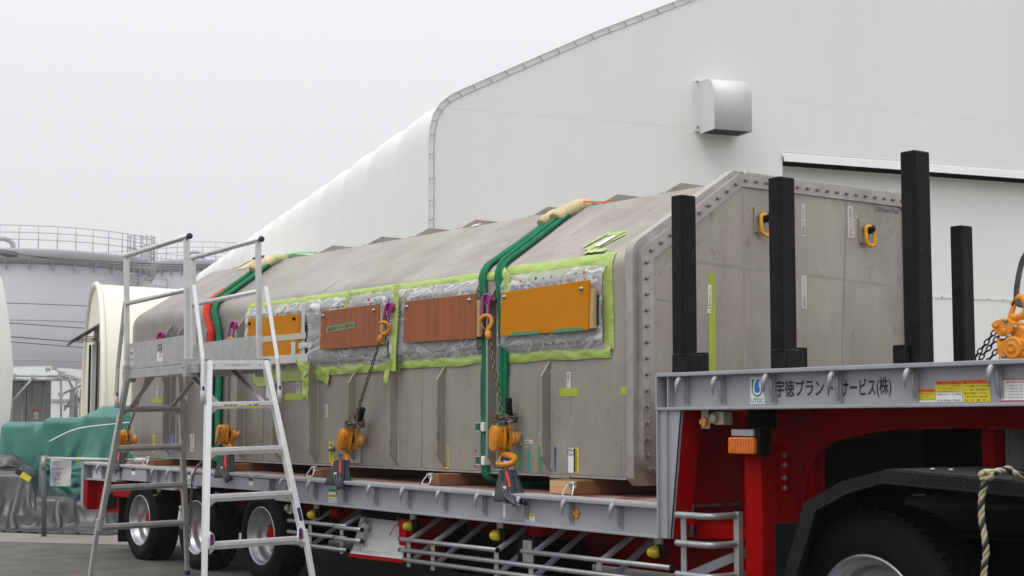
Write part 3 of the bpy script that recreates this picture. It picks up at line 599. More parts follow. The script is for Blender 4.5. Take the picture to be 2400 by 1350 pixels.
# ================================================================== TARPAULIN HEAPS
import numpy as np
def sdf_push(P, boxes, hit=None):
    for (cx, cy, hx, hy, h, rr) in boxes:
        q = np.abs(P - np.array([cx, cy, h / 2 - .5])) - (np.array([hx, hy, h / 2 + .5]) - rr)
        o = np.maximum(q, 0); lo = np.linalg.norm(o, axis=2); d = lo + np.minimum(q.max(axis=2), 0) - rr
        sg = np.sign(P - np.array([cx, cy, h / 2 - .5])); ins = np.zeros_like(P); k = q.argmax(axis=2)
        for a in range(3): ins[..., a] = (k == a)
        g = np.where((lo > 1e-6)[..., None], o / np.maximum(lo, 1e-6)[..., None], ins) * sg
        P += g * np.maximum(.012 - d, 0)[..., None]
        if hit is not None: hit |= d < .013
    P[..., 2] = np.maximum(P[..., 2], .012)
def drape(name, mname, label, cat, org, boxes, cx, cy, lx, ly, z0, nx=110, ny=90, seed=0, slack=1.06, steps=125, tie=None, par=None, pull=()):
    rs = np.random.RandomState(seed); X, Y = np.meshgrid(np.linspace(-lx / 2, lx / 2, nx), np.linspace(-ly / 2, ly / 2, ny), indexing='ij')
    a = rs.uniform(-.25, .25); P = np.stack([cx + X * cos(a) - Y * sin(a), cy + X * sin(a) + Y * cos(a), z0 + 0 * X], 2)
    for k in range(8): P[..., 2] += .05 * np.sin(X * rs.uniform(-9, 9) + Y * rs.uniform(-9, 9) + rs.uniform(0, 6))
    rx, ry = lx / (nx - 1) * slack, ly / (ny - 1) * slack; rd = hypot(rx, ry); Q = P.copy(); hit = np.zeros((nx, ny), bool)
    def con(A, B, r, w):
        d = B - A; l = np.linalg.norm(d, axis=2, keepdims=True); c = d * ((l - r) / np.maximum(l, 1e-6) * .5 * w); A += c; B -= c
    for t in range(steps):
        v = (P - Q) * .965; v[hit, :2] *= .15; hit[:] = P[..., 2] < .014; H0_ = P.copy(); Q = P.copy(); P = P + v; P[..., 2] -= .0028
        if tie and t > steps * .25:
            f = min(1, (t - steps * .25) / (steps * .5)); zz = P[..., 2]; m = (np.abs(zz - tie[0]) < tie[1]); c0 = np.array([cx, cy]); P[..., :2] = np.where(m[..., None], P[..., :2] * (1 - .012 * f) + c0 * .012 * f, P[..., :2])
        for it in range(12):
            for o in (0, 1):
                n1 = (nx - o) // 2 * 2 + o; con(P[o:n1:2], P[o + 1:n1:2], rx, 1); n2 = (ny - o) // 2 * 2 + o; con(P[:, o:n2:2], P[:, o + 1:n2:2], ry, 1)
                con(P[o:n1:2, :-1], P[o + 1:n1:2, 1:], rd, .5); con(P[o:n1:2, 1:], P[o + 1:n1:2, :-1], rd, .5)
            if it % 3 == 0:
                con(P[:-3:3][:len(P[3::3])], P[3::3], rx * 3, .25) if False else None
            sdf_push(P, boxes, hit)
            for (fx, fy, tx, ty, tz) in pull:
                if t > 35: ii = int((fx - cx + lx / 2) / lx * (nx - 1)); jj = int((fy - cy + ly / 2 - .45) / ly * (ny - 1)); f = min(1, (t - 35) / 60); P[ii:ii + 2, jj:jj + 2] += (np.array([tx, ty, tz]) - P[ii:ii + 2, jj:jj + 2]) * f * .5
            if t > 25: P[hit, :2] = H0_[hit, :2] + (P[hit, :2] - H0_[hit, :2]) * .6
    g = [[org + RT * P[i, j, 0] + V((FH.x, FH.y, 0)) * P[i, j, 1] + ZZ * P[i, j, 2] for j in range(ny)] for i in range(nx)]
    o = MB().grid(g).build(name, mname, par, solid=.006)
    uv = o.data.uv_layers.new(name='weave'); co_ = [(i * rx, j * ry) for i in range(nx) for j in range(ny)]
    uv.data.foreach_set('uv', [c for l in o.data.loops for c in co_[l.vertex_index]])
    sm = o.modifiers.new('sub', 'SUBSURF'); sm.levels = 1; sm.render_levels = 1
    return tag(o, label, cat) if cat else o
def heap(name, mname, label, cat, c, rx, ry, h, zb=0.0, seed=0, amp=.12, wr=3.0, n=260, sq=3.0, ridge=None, hem=None):
    P = []
    for i in range(60):
        v = i / 59; row = []
        for k in range(n + 1):
            t = 2 * pi * k / n; ct, st_ = cos(t), sin(t); r = (abs(ct) ** sq + abs(st_) ** sq) ** (-1 / sq)
            ph = v * pi / 2; rr = (cos(ph) ** .38) if v < 1 else 0; zz = zb + (h - zb) * (sin(ph) ** .8)
            base = RT * (ct * r * rx * rr) + FH * (st_ * r * ry * rr)
            sx_ = ct * r * rr; q = V((sx_ * .9 + seed, st_ * r * rr * .9, v * .5))
            u1 = sx_ * 2.2 + v * 1.5 + .5 * noise.noise(V((sx_, v * 2, seed))); u2 = sx_ * 2.6 - v * 2.0 + .6 * noise.noise(V((sx_ * 1.4, v * 2, seed + 7)))
            fo1 = 1 - min(1, abs(noise.noise(V((u1 * wr, v * .5, seed)))) * 4.5); fo2 = 1 - min(1, abs(noise.noise(V((u2 * wr, v * .7, seed + 3)))) * 5); fo3 = 1 - min(1, abs(noise.noise(V(((sx_ * 2 + v * 5) * wr, v * 2.2, seed + 5)))) * 5)
            d = noise.noise(q * wr * .6) * amp * .9 + amp * .40 * fo1 + amp * .34 * fo2 + amp * .16 * fo3 - amp * .25
            out_ = V((ct, st_)); outd = (RT * out_.x + FH * out_.y).normalized()
            sp_ = 1 + .25 * max(0, .35 - v) / .35 if zb == 0 else 1
            zz2 = zz * (1 + (ridge * ct if ridge else 0)) + d * .35 * sin(ph)
            if hem and v < .02: zz2 = zb + hem(ct, st_)
            p = c + base * sp_ + outd * d; row.append(V((p.x, p.y, max(.006, zz2))))
        P.append(row)
    o = MB().grid(P).build(name, mname); return tag(o, label, cat)
hc_ = eyep(170, 21.4)
og = eyep(150, 21.2)
pile = [(-.53, .05, .22, .42, 1.38, .07), (.16, 0, .32, .44, 1.44, .08), (.66, -.02, .26, .46, 1.50, .06), (1.10, .05, .55, .45, 1.60, .08), (.5, -.45, .18, .2, .9, .12), (-.24, .3, .2, .2, 1.3, .08)]
low = [(-.50, -.72, .36, .30, .74, .10), (.05, -.85, .38, .22, .42, .1), (-1.15, -.2, .42, .5, .72, .12), (.55, -.75, .35, .2, .36, .08), (-1.0, -.95, .25, .25, .50, .1), (-.2, -1.1, .25, .12, .22, .05), (-.68, -.25, .2, .3, .95, .08)]
drape('net_covered_pile', 'net', 'bulky pile wrapped in green netting behind the trailer tail', 'covered pile', og, pile, .48, -.22, 2.95, 2.45, 1.62, seed=4, slack=1.10, nx=100, ny=84, pull=[(-.24, -.62, -.24, -.40, 1.02), (.40, -.75, .38, -.50, .55)])
drape('grey_tarpaulin', 'tarp', 'crumpled dark grey tarpaulin spilling from under the green netting', 'tarpaulin', og, low + [(.05, .1, .62, .42, 1.0, .1)], -.25, -.55, 3.2, 2.0, 1.15, seed=9, slack=1.34, nx=104, ny=70)
drape('grey_tarpaulin', 'tarp', 'grey tarpaulin fold lying along the ground at the left edge', 'tarpaulin', og, low, -1.0, -.85, 2.2, 1.3, .95, seed=15, slack=1.4, nx=80, ny=50)
a = O3 + ray(115, 1035) * 20.0; b = O3 + ray(360, 985) * 20.5
tag(MB().tube(smooth_path([a, a.lerp(b, .25) + ZZ * .09, a.lerp(b, .6) + ZZ * .06, b], 8), .008, 5).build('tie_cord', 'white'), 'white cord tied across the green netting', 'cord')
for (x, y, l) in ((60, 1118, 'striped yellow and black tape scrap on the tarpaulin fold at far left'),):
    p = O3 + ray(x, y) * 19.9; t_ = thing('warning_tape', l, 'tape', p)
    u = (RT * .8 - ZZ * .45).normalized(); v = (ZZ * .8 + RT * .5).normalized()
    MB().obox(p, u * .07, v * .035, FH * .004).build('yellow_band', 'yellowtape', t_); MB().obox(p - u * .11 + v * .01, u * .04, v * .035, FH * .004).build('black_band', 'ink', t_)
# ================================================================== PIPE BARRIER WITH NOTICE
bp_ = G(103, 1258); bar_ = thing('pipe_barrier', 'galvanised pipe rail on a grey post with a notice sheet hanging from it', 'barrier', bp_)
zr = S(103, 1078, bp_.y).z
Dq = (bp_ - O3).dot(FW)
tp = O3 + ray(103, 1075) * Dq; MB().tube([bp_ + ZZ * .004, tp - ZZ * .05], .031, 12).build('post', 'pole', bar_)
MB().tube([tp - ZZ * .12, tp + ZZ * .02], .036, 12).build('clamp', 'galv', bar_); MB().obox(tp + ZZ * .0, RT * .03, FH * .03, ZZ * .035).build('clamp', 'galv', bar_, bevel=.004)
q2 = G(93, 1240); t2_ = O3 + ray(98, 1078) * ((q2 - O3).dot(FW)); MB().tube([q2 + ZZ * .004, t2_], .031, 12).build('post', 'pole', bar_)
e2 = O3 + ray(352, 1080) * (Dq + .3); MB().tube([tp, e2], .024, 12).build('rail', 'galv', bar_)
m1 = tp.lerp(e2, .31); MB().tube([m1, tp.lerp(e2, .335)], .027, 12).build('yellow_band', 'yellowtape', bar_)
rr0 = tp.lerp(e2, .85); MB().tube([rr0, tp.lerp(e2, .99)], .034, 12).build('label_sleeve', 'faded', bar_)
text('ﾚｰｻﾞｰ測定', 'blueink', bar_, tp.lerp(e2, .92) - FH * .036, (e2 - tp), ZZ, .12, .03)
nl = tp.lerp(e2, .07); nr = tp.lerp(e2, .262); nh = (1138 - 1075) * Dq / F
mb = MB(); P = []
for i in range(9):
    f = i / 8; q = nl.lerp(nr, f); P.append([q - FH * (.03) - ZZ * (nh * j / 6) - FH * (.012 * sin(3 * f + j)) for j in range(7)])
ns_ = MB().grid(P).build('notice_sheet', 'faded', bar_)
for j in range(13):
    if j in (2,): continue
    z_ = .035 + j * .026; wv = random.uniform(.25, .9); MB().obox(nl.lerp(nr, .08 + wv * .42) - FH * .05 - ZZ * z_, (nr - nl) * (wv * .42), FH * .001, ZZ * .004).build('print_line', 'greyink' if j % 3 else 'blueink', ns_)
MB().obox(nl.lerp(nr, .22) - FH * .047 - ZZ * .17, (nr - nl) * .14, FH * .001, ZZ * .06).build('print_block', mat('pale_blue_print', (.42, .46, .60), .6), ns_)
# ================================================================== STEEL CONTAINMENT BOX (THE LOAD)
YC = 6.80; ZB = 1.035; XR = -16.12; XF = -7.79; YR = 9.60; RZ = 3.115; FZ = 2.547; YG = 7.729
cb = thing('steel_containment_box', 'long weathered stainless steel box with bolted end cover and ribbed side on the trailer', 'steel box', (-12, 8.2, ZB))
sec = rounded([(YC, ZB), (YC, FZ), (YG, RZ), (YR, RZ), (YR, ZB)], [0.012, .18, .05, .04, .02], 8)
MB().prism(sec, 0, XR + .06, XF, True).build('shell', 'steel', cb)
sec2 = rounded([(YC + .012, ZB + .01), (YC + .012, FZ - .01), (YG, RZ - .014), (YR - .01, RZ - .014), (YR - .01, ZB + .01)], [0.012, .18, .05, .04, .02], 8)
MB().prism(sec2, 0, XR - .02, XR + .06, True).build('rear_rim', 'steel_bright', cb)
fo = [(YC - .03, ZB + .0), (YC - .03, 2.60), (YG, 3.192), (9.66, 3.192), (9.66, ZB - .05), (YC + .02, ZB - .05)]
MB().prism(rounded(fo, [.0, .13, .07, .03, .01, 0], 8), 0, XF, -7.715, True).build('end_flange', 'steel_bright', cb, bevel=.004)
def ringmesh(po, pi_, x0, x1):
    mb = MB(); n = len(po); vs = [(x1, *p) for p in po] + [(x1, *p) for p in pi_] + [(x0, *p) for p in po] + [(x0, *p) for p in pi_]; fs = []
    for i in range(n):
        j = (i + 1) % n; fs += [(i, n + i, n + j, j), (2 * n + i, i, j, 2 * n + j), (n + i, 3 * n + i, 3 * n + j, n + j)]
    mb.add(vs, fs); return mb
ro = rounded([(YC + .018, ZB + .03), (YC + .018, 2.565), (YG + .02, 3.165), (9.63, 3.165), (9.63, ZB + .03)], [.13, .11, .06, .05, .05], 8)
ri = rounded([(YC + .12, ZB + .14), (YC + .12, 2.505), (YG + .04, 3.073), (9.53, 3.073), (9.53, ZB + .14)], [.09, .035, .03, .05, .05], 8)
ringmesh(ro, ri, -7.715, -7.668).build('cover_ring', 'steel_bright', cb)
MB().prism(rounded([(YC + .10, ZB + .12), (YC + .10, 2.50), (YG + .035, 3.08), (9.55, 3.08), (9.55, ZB + .12)], .03, 5), 0, -7.72, -7.684).build('cover_plate', 'steel', cb)
# cap-screws round the cover
bolt = MB(); bolt.lathe([(.0125, 0), (.0125, .018), (.0115, .021), (.0062, .021), (.006, .008), (.0, .008)], (0, 0, 0), XP, 10); bm_ = bolt
b0 = bm_.build('cap_screw', 'bolt', None); b0.parent = cb; ORG[b0.name] = V((0, 0, 0)); first = True
bpath = [(YC + .055, 1.19), (YC + .055, 2.53), (YG + .035, 3.118), (9.6, 3.118)]
pts = []; carry = 0
for a, b in zip(bpath, bpath[1:]):
    a = V(a); b = V(b); l = (b - a).length; t = carry
    while t < l: pts.append(a.lerp(b, t / l)); t += .107
    carry = t - l
pts.append(V((YC + .10, 1.10)))
for p in pts:
    o = b0 if first else b0.copy()
    if not first: C.objects.link(o)
    first = False; o.location = V((-7.668, p[0], p[1])) - ORG[cb.name]
MB().lathe([(.028, 0), (.028, .008), (.02, .010), (.02, .016), (0, .016)], E(1748, 405, -7.7).to_tuple() and (-7.7, E(1748, 408, -7.7).y, E(1748, 408, -7.7).z), XP, 16).build('lug_pin', 'steel_bright', cb)
# eye bolts with yellow rings on the cover
for (px, py), ls in (((1787, 511), 'yellow lifting ring beside the second black post'), ((2031, 538), 'yellow lifting ring next to the white label strip')):
    c = E(px, py, -7.68)
    pl = MB().box((-7.684, c.y - .085, c.z - .11), (-7.672, c.y + .06, c.z + .075)).build('pad_plate', 'steel', cb, bevel=.003)
    h = MB().lathe([(.034, 0), (.038, .012), (.034, .045), (.024, .05), (.024, .06), (.015, .062), (.015, .07), (0, .07)], (-7.672, c.y, c.z), XP, 18).build('swivel_hub', 'black', cb, label=ls.replace('ring', 'ring hub'))
    pr = []; R_ = .036
    for k in range(28):
        a = 2 * pi * k / 28; pr.append(V((-7.635 + .01 * cos(a), c.y - .012 + R_ * cos(a) - .012 * sin(a), c.z - .055 + R_ * sin(a) + (.038 if sin(a) > 0.01 else (-.038 if sin(a) < -.01 else 0)))))
    MB().tube(pr, .0145, 8, closed=True).build('lifting_ring', 'yellow', cb, label=ls)
    MB().box((-7.672, c.y - .05, c.z - .125), (-7.66, c.y - .03, c.z - .075)).build('ring_rest', 'steel_bright', cb)
# stiffener ribs on the side
def rib(X, zt, zb=1.06):
    MB().prism([(YC + .002, zt + .045), (YC - .008, zt + .045), (YC - .085, zt - .065), (YC - .085, zb + .10), (YC - .01, zb), (YC + .002, zb)], 0, X - .022, X).build('stiffener_rib', 'steel', cb, bevel=.002)
    n_ = int((zt - zb) / .02); P = [V((X + .003 + .0015 * sin(k * 2.1), YC - .001, zb + k * .02)) for k in range(n_)]
    MB().tube(P, .007, 5).build('weld_bead', 'steel_bright', cb)
for X in (-8.63, -9.96, -11.31, -12.66): rib(X, 1.80)
for X in (-9.29, -10.65, -11.98, -13.40, -14.08, -14.74, -15.08): rib(X, 2.37)
for X in (-8.53, -9.27, -10.16, -11.22, -11.98, -12.82, -13.78, -14.74, -15.6):
    MB().prism([(7.75, RZ), (7.765, RZ + .014), (7.80, RZ + .016), (7.97, RZ + .108), (9.5, RZ + .108), (9.5, RZ)], 0, X - .012, X + .012).build('roof_rib', 'steel', cb)
# weld seams across the shell, a thin plate edge along the foot
for X in (-10.3, -13.0):
    P = [V((X, y - .0 if k else y, z)) for k, (y, z) in enumerate([(YC - .001, 1.05), (YC - .001, 2.44)])]
    MB().tube([(X, YC, 1.05), (X, YC, 2.44)], .004, 5).build('weld_bead', 'steel', cb)
MB().box((XR + .1, YC - .012, ZB - .012), (XF - .02, YC + .2, ZB + .002)).build('foot_plate', 'steel_bright', cb)
MB().box((-8.62, YC - .03, ZB - .02), (-8.40, YC + .3, ZB - .001)).build('pad_strip', 'steel_bright', cb)
# small fixed lug with bolts low on the side
c = S(833, 1062, YC); MB().box((c.x - .13, YC - .02, c.z - .085), (c.x + .11, YC, c.z + .07)).build('lug_plate', 'steel_bright', cb, bevel=.004)
for dx in (-.36, .0): MB().lathe([(.022, 0), (.022, .05), (.014, .055), (0, .055)], (c.x + dx, YC, c.z + .03), -YP, 12).build('lug_bolt', 'bolt', cb)
# windows: flange frames, bolts, clear film, boards
WIN = [(-9.17, -8.02), (-10.54, -9.40), (-11.90, -10.76), (-13.28, -12.10)]
nutm = None
for (x0, x1) in WIN:
    MB().box((x0 + .02, YC - .022, 1.93), (x1 - .02, YC, 2.43)).build('window_flange', 'steel_bright', cb, bevel=.004)
    MB().box((x0 + .13, YC - .03, 2.02), (x1 - .13, YC - .021, 2.35)).build('window_blank', 'gray', cb)
    bp_l = [(x0 + .07 + i * (x1 - x0 - .14) / 11, z) for i in range(12) for z in (1.965, 2.40)] + [(x, 2.04 + .09 * i) for i in range(4) for x in (x0 + .055, x1 - .055)]
    for (x, z) in bp_l:
        if nutm is None:
            nutm = MB().lathe([(.016, 0), (.016, .016), (.008, .017), (.008, .038), (0, .038)], (0, 0, 0), -YP, 6, smooth=False).build('stud_nut', 'bolt', None); o = nutm; o.parent = cb
        else: o = nutm.copy(); C.objects.link(o)
        o.location = V((x, YC - .022, z)) - ORG[cb.name]
cols = ['redprint', 'yellowtape', 'greenprint', 'blueprint', 'redprint', 'white', 'orangeprint', 'blueprint', 'redprint', 'tealtape']
def tags(x0, x1, z, n, off):
    for i in range(n):
        x = x0 + (x1 - x0) * i / (n - 1); MB().box((x - .008, YC - .052, z), (x + .006, YC - .045, z + .014 + .006 * (i % 3))).build('stud_tag', cols[(i + off) % 10], cb)
        MB().box((x - .026, YC - .05, z - .045), (x + .026, YC - .046, z - .026)).build('tag_label', 'redink', cb); MB().box((x - .02, YC - .053, z - .045), (x + .02, YC - .0505, z - .032)).build('tag_label', 'faded', cb)
tags(-8.93, -8.20, 2.425, 9, 0); tags(-11.55, -10.95, 2.42, 7, 3)
def section_y(z, off):
    if z <= 2.447: return YC - off
    r = .18; dz = min(z - 2.447, (r + off) * .84); return YC + r - math.sqrt(max((r + off) ** 2 - dz * dz, 0))
def film(x0, x1, z0, z1, seed):
    P = []; nx = int((x1 - x0) / .018); nz = 30
    for i in range(nx + 1):
        x = x0 + (x1 - x0) * i / nx; row = []
        for j in range(nz + 1):
            z = z0 + (z1 - z0) * j / nz; e = min(1, min(j, nz - j) / 4); e2 = min(1, min(i, nx - i) / 5)
            q = V((x * 3.1 + z * 2.2 + seed, z * 6, seed)); f = 1 - 2 * abs(noise.noise(q)) * 1.6; f2 = 1 - 3 * abs(noise.noise(V((x * 4.5 - z * 9, z * 2, seed + 4)))); f3 = 1 - 3 * abs(noise.noise(V((x * 8 + z * 12, z * 2, seed + 8))))
            off = .008 + e * (.044 + .008 * f + .004 * f2 + .002 * f3)
            nearrib = min(abs(x - r) for r in (-9.29, -10.65, -11.98, -13.40)); off += e * max(0, .05 - nearrib * .5) if nearrib < .1 else 0
            row.append(V((x, section_y(z, off), z)))
        P.append(row)
    return MB().grid(P, flip=True).build('plastic_film', 'film', cb)
film(-13.30, -12.06, 1.88, 2.50, 1.0); film(-12.10, -10.66, 1.86, 2.50, 7.0); film(-10.64, -9.475, 1.88, 2.50, 13.0); film(-9.2, -8.0, 1.89, 2.50, 21.0)
def tape(p, q, w, name='lime_tape', m='tape', rag=.012, off=.006, seed=0.0, bulge=.006, label=None):
    p = V((p[0], p[1])); q = V((q[0], q[1])); d = q - p; l = d.length; d.normalize(); n_ = V((-d.y, d.x)); P = []; k = max(4, int(l / .03))
    for i in range(k + 1):
        c = p + d * (l * i / k); a = w / 2 + rag * (noise.noise(V((i * .09, seed, 0))) + .35 * max(0, noise.noise(V((i * .6, seed, 3))))); b = w / 2 + rag * .6 * noise.noise(V((i * .08, seed + 9, 2))); row = []
        for j in range(7):
            r = c + n_ * (-a + (a + b) * j / 6); o_ = off + bulge * (.5 + noise.noise(V((r.x * 11, r.y * 16, seed)))) * (.3 + sin(pi * j / 6)); row.append(V((r.x, section_y(r.y, o_), r.y)))
        P.append(row)
    return MB().grid(P, flip=True).build(name, m, cb, label=label)
# tape frames round the film
tape((-13.30, 2.505), (-9.30, 2.51), .07, seed=1, rag=.015, bulge=.012); tape((-9.2, 2.50), (-7.95, 2.505), .13, seed=2, rag=.02, bulge=.012)
tape((-8.0, 2.56), (-7.98, 1.90), .11, seed=3, off=.010); tape((-9.17, 1.88), (-7.95, 1.885), .075, seed=4, rag=.02, off=.012, bulge=.016)
tape((-9.1, 2.52), (-9.08, 2.36), .075, seed=5, off=.055); tape((-9.19, 2.50), (-9.2, 1.9), .03, seed=6, off=.012)
tape((-12.1, 1.86), (-10.6, 1.865), .085, seed=7, rag=.025, off=.012, bulge=.02); tape((-10.66, 1.875), (-9.3, 1.88), .075, seed=8, rag=.02, off=.012, bulge=.016)
tape((-10.56, 2.52), (-10.60, 1.82), .085, seed=9, off=.088, rag=.02); tape((-11.38, 2.53), (-11.42, 2.32), .06, seed=10, off=.06)
tape((-12.02, 2.0), (-12.04, 1.60), .11, seed=11, off=.09, rag=.06, bulge=.02); tape((-13.32, 2.54), (-13.32, 2.36), .07, seed=12, off=.01)
tape((-13.2, 1.84), (-12.1, 1.83), .12, seed=13, off=.01, rag=.08); tape((-12.15, 1.87), (-11.75, 1.80), .13, seed=14, rag=.09, off=.014, bulge=.02)
tape((-10.64, 1.92), (-10.70, 1.73), .07, seed=21, off=.092, rag=.03, bulge=.02); tape((-12.16, 1.98), (-12.0, 1.82), .10, seed=22, off=.10, rag=.08, bulge=.03); tape((-9.2, 2.54), (-9.12, 2.46), .06, seed=23, off=.03, rag=.03, bulge=.02)
tape((-12.10, 2.46), (-12.08, 1.78), .06, 'clear_tape', 'faded', seed=15, off=.092, rag=.006)
tape((-12.27, 2.08), (-11.92, 2.09), .05, 'clear_tape', 'faded', seed=16, off=.10, rag=.01)
# slope patch framed in tape, white scratches and streaks on the slope
sd_ = V((0, YG - YC, RZ - FZ)).normalized(); sn_ = V((0, -sd_.z, sd_.y))
def slope_pt(X, u, off=.004): return V((X, YC, FZ)) + sd_ * u + sn_ * off
def slope_px(px, py, off=.004):
    d = ray(px, py); b_ = V((0, YC, FZ)) + sn_ * off; t = (b_ - O3).dot(sn_) / d.dot(sn_); p = O3 + d * t; return p, (p - V((p.x, YC, FZ))).dot(sd_)
def slope_strip(a, b, w, m, name, off=.004, rag=0.0, label=None):
    A, ua = slope_px(*a); B, ub = slope_px(*b); P = []; dirv = (B - A).normalized(); n_ = dirv.cross(sn_).normalized()
    for i in range(13):
        c = A.lerp(B, i / 12) + sn_ * off; P.append([c - n_ * (w / 2 + rag * noise.noise(V((i * .5, a[0], 0)))), c + sn_ * (rag * .25 * noise.noise(V((i * .9, 3, a[0])))), c + n_ * (w / 2 + rag * noise.noise(V((i * .5, a[0], 5))))])
    return MB().grid(P).build(name, m, cb, label=label)
slope_strip((1378, 588), (1462, 545), .17, 'tape', 'lime_tape', .003, .05); slope_strip((1400, 580), (1442, 555), .07, 'white', 'patch_label', .012); slope_strip((1380, 588), (1468, 543), .04, 'tape', 'lime_tape', .008, .02); slope_strip((1368, 580), (1432, 545), .035, 'tape', 'lime_tape', .008, .02)
slope_strip((1375, 592), (1420, 588), .05, 'tape', 'lime_tape', .009, .02); slope_strip((1425, 552), (1462, 548), .04, 'tape', 'lime_tape', .009, .02)
slope_strip((696, 672), (740, 645), .006, 'white', 'chalk_line', .002); slope_strip((802, 655), (847, 623), .006, 'white', 'chalk_line', .002); slope_strip((757, 680), (790, 657), .02, 'faded', 'chalk_line', .002); slope_strip((660, 690), (690, 675), .008, 'faded', 'chalk_line', .002)
for (a, b) in (((955, 640), (1085, 555)), ((1180, 640), (1310, 548)), ((700, 640), (705, 637))): slope_strip(a, b, .004, 'canvas', 'scribe_line', .0015)
slope_strip((1105, 530), (1125, 526), .05, 'faded', 'chalk_line', .002)
# boards in front of the windows
def board(pts4, m, bl, battens=True):
    xs = [S(x, y, 6.70) for x, y in pts4]; x0 = (xs[0].x + xs[3].x) / 2; x1 = (xs[1].x + xs[2].x) / 2; z1 = (xs[0].z + xs[1].z) / 2; z0 = (xs[2].z + xs[3].z) / 2
    b = MB().prism([(xs[0].x, xs[0].z), (xs[1].x, xs[1].z), (xs[2].x, xs[2].z), (xs[3].x, xs[3].z)], 1, 6.694, 6.706).build('cover_board', m, cb, bevel=.0015, label=bl)
    if battens:
        MB().box((x1 - .09, 6.706, z0 + .01), (x1 + .035, 6.735, z1 - .05)).build('batten', 'batten', b); MB().box((x0 + .02, 6.706, z0 + .01), (x0 + .12, 6.735, z1 - .02)).build('batten', 'batten', b)
        MB().box((x1 - .06, 6.735, z0 + .03), (x1 + .055, 6.765, z1 - .09)).build('spacer', 'dark', b)
    for x, z in ((x0 + .045, z1 - .045), (x1 - .075, z1 - .045)):
        MB().lathe([(.018, 0), (.018, .003), (.012, .004), (.012, .012), (.006, .013), (.006, .026), (0, .026)], (x, 6.694, z), -YP, 10).build('board_bolt', 'bolt' if 'left' not in bl else 'black', b)
    return b, x0, x1, z0, z1
b1, *q1 = board([(1176.5, 686), (1383, 656), (1379, 773), (1174, 788)], 'orange_board', 'orange board over the window nearest the bolted end')
for f0, f1 in ((.13, .46), (.62, .94)):
    x = q1[0] + (q1[1] - q1[0]) * (f0 + f1) / 2; w_ = (q1[1] - q1[0]) * (f1 - f0) / 2; z = q1[2] + .012; MB().box((x - w_, 6.690, z - .015), (x + w_, 6.6925, z + .008)).build('green_edge_tape', 'greentape', b1)
b2, *q2_ = board([(950, 707), (1115.6, 688), (1115.6, 793), (946, 804)], 'brown_board', 'plain reddish brown board over the second window')
b3, *q3 = board([(754.4, 730), (890, 712), (888, 809), (751, 820)], 'brown_board', 'reddish brown board with a strip of green tape')
b4, *q4 = board([(582.5, 747), (704, 735), (696.6, 852), (580, 860)], 'orange_board', 'orange board crossed by pale tape behind the ladder, left')
tx, tz = q3[0] + (q3[1] - q3[0]) * .36, q3[2] + .18
MB().obox((tx, 6.692, tz), V((.245, 0, .012)), V((0, .0012, 0)), V((-.001, 0, .028))).build('green_note_tape', mat('sage_tape', (.17, .26, .13), .7), b3)
text('輸送時ボルトハミ補強 4枚', 'redink', b3, (tx, 6.6895, tz), (1, 0, .05), ZZ, .42, .034)
zz_ = q4[2] + (q4[3] - q4[2]) * .56
MB().box((q4[0] + .0, 6.690, zz_ - .035), (q4[1] + .14, 6.693, zz_ + .02)).build('pale_tape', mat('pale_tape', (.55, .47, .40), .5), b4); MB().box((q4[0] + .25, 6.690, q4[2] + .01), (q4[1] + .18, 6.693, q4[2] + .085)).build('pale_tape', M['faded'], b4)
MB().box((q4[1] - .12, 6.688, q4[2] + .05), (q4[1] - .04, 6.6895, q4[2] + .2)).build('pale_tape', M['faded'], b4)
# swivel lifting points in magenta on the side
HOOKPT = []
for px, py in ((1140, 703), (912, 722), (548, 764), (378, 788)):
    c = S(px, py, 6.70); X = c.x; z = c.z
    mb = MB().lathe([(.030, 0), (.030, .05), (.020, .052), (.020, .075), (.010, .076), (.010, .07), (0, .07)], (X - .0, YC - .055, z), (-.25, -1, 0), 8, smooth=False); mb.tube([(X, YC, z), (X, YC - .06, z)], .022, 8); nb = mb.build('lifting_point_nut', 'bolt', cb)
    cc = V((X + .045, YC - .115, z + .005))
    MB().lathe([(.036, -.015), (.042, -.008), (.042, .008), (.036, .015)], cc, (0.2, -1, 0), 16).build('swivel_body', 'purple', cb)
    tilt = {1140: 0.05, 912: -.18, 548: -.1, 378: -.28}[px]
    dn = V((tilt, -.1, -1)).normalized(); sdv = V((.8, .5, 0)); pr = []
    for k in range(22):
        a = 2 * pi * k / 22; pr.append(cc + V((0, -.02, 0)) + dn * (.055 + .062 * (1 if sin(a) > 0 else -1) * (abs(sin(a)) > .01) + .018 * sin(a) * 1.4) + sdv * (.026 * cos(a)))
    MB().tube(pr, .0095, 7, closed=True).build('lifting_link', 'purple', cb); HOOKPT.append(cc + V((0, -.02, 0)) + dn * .135)
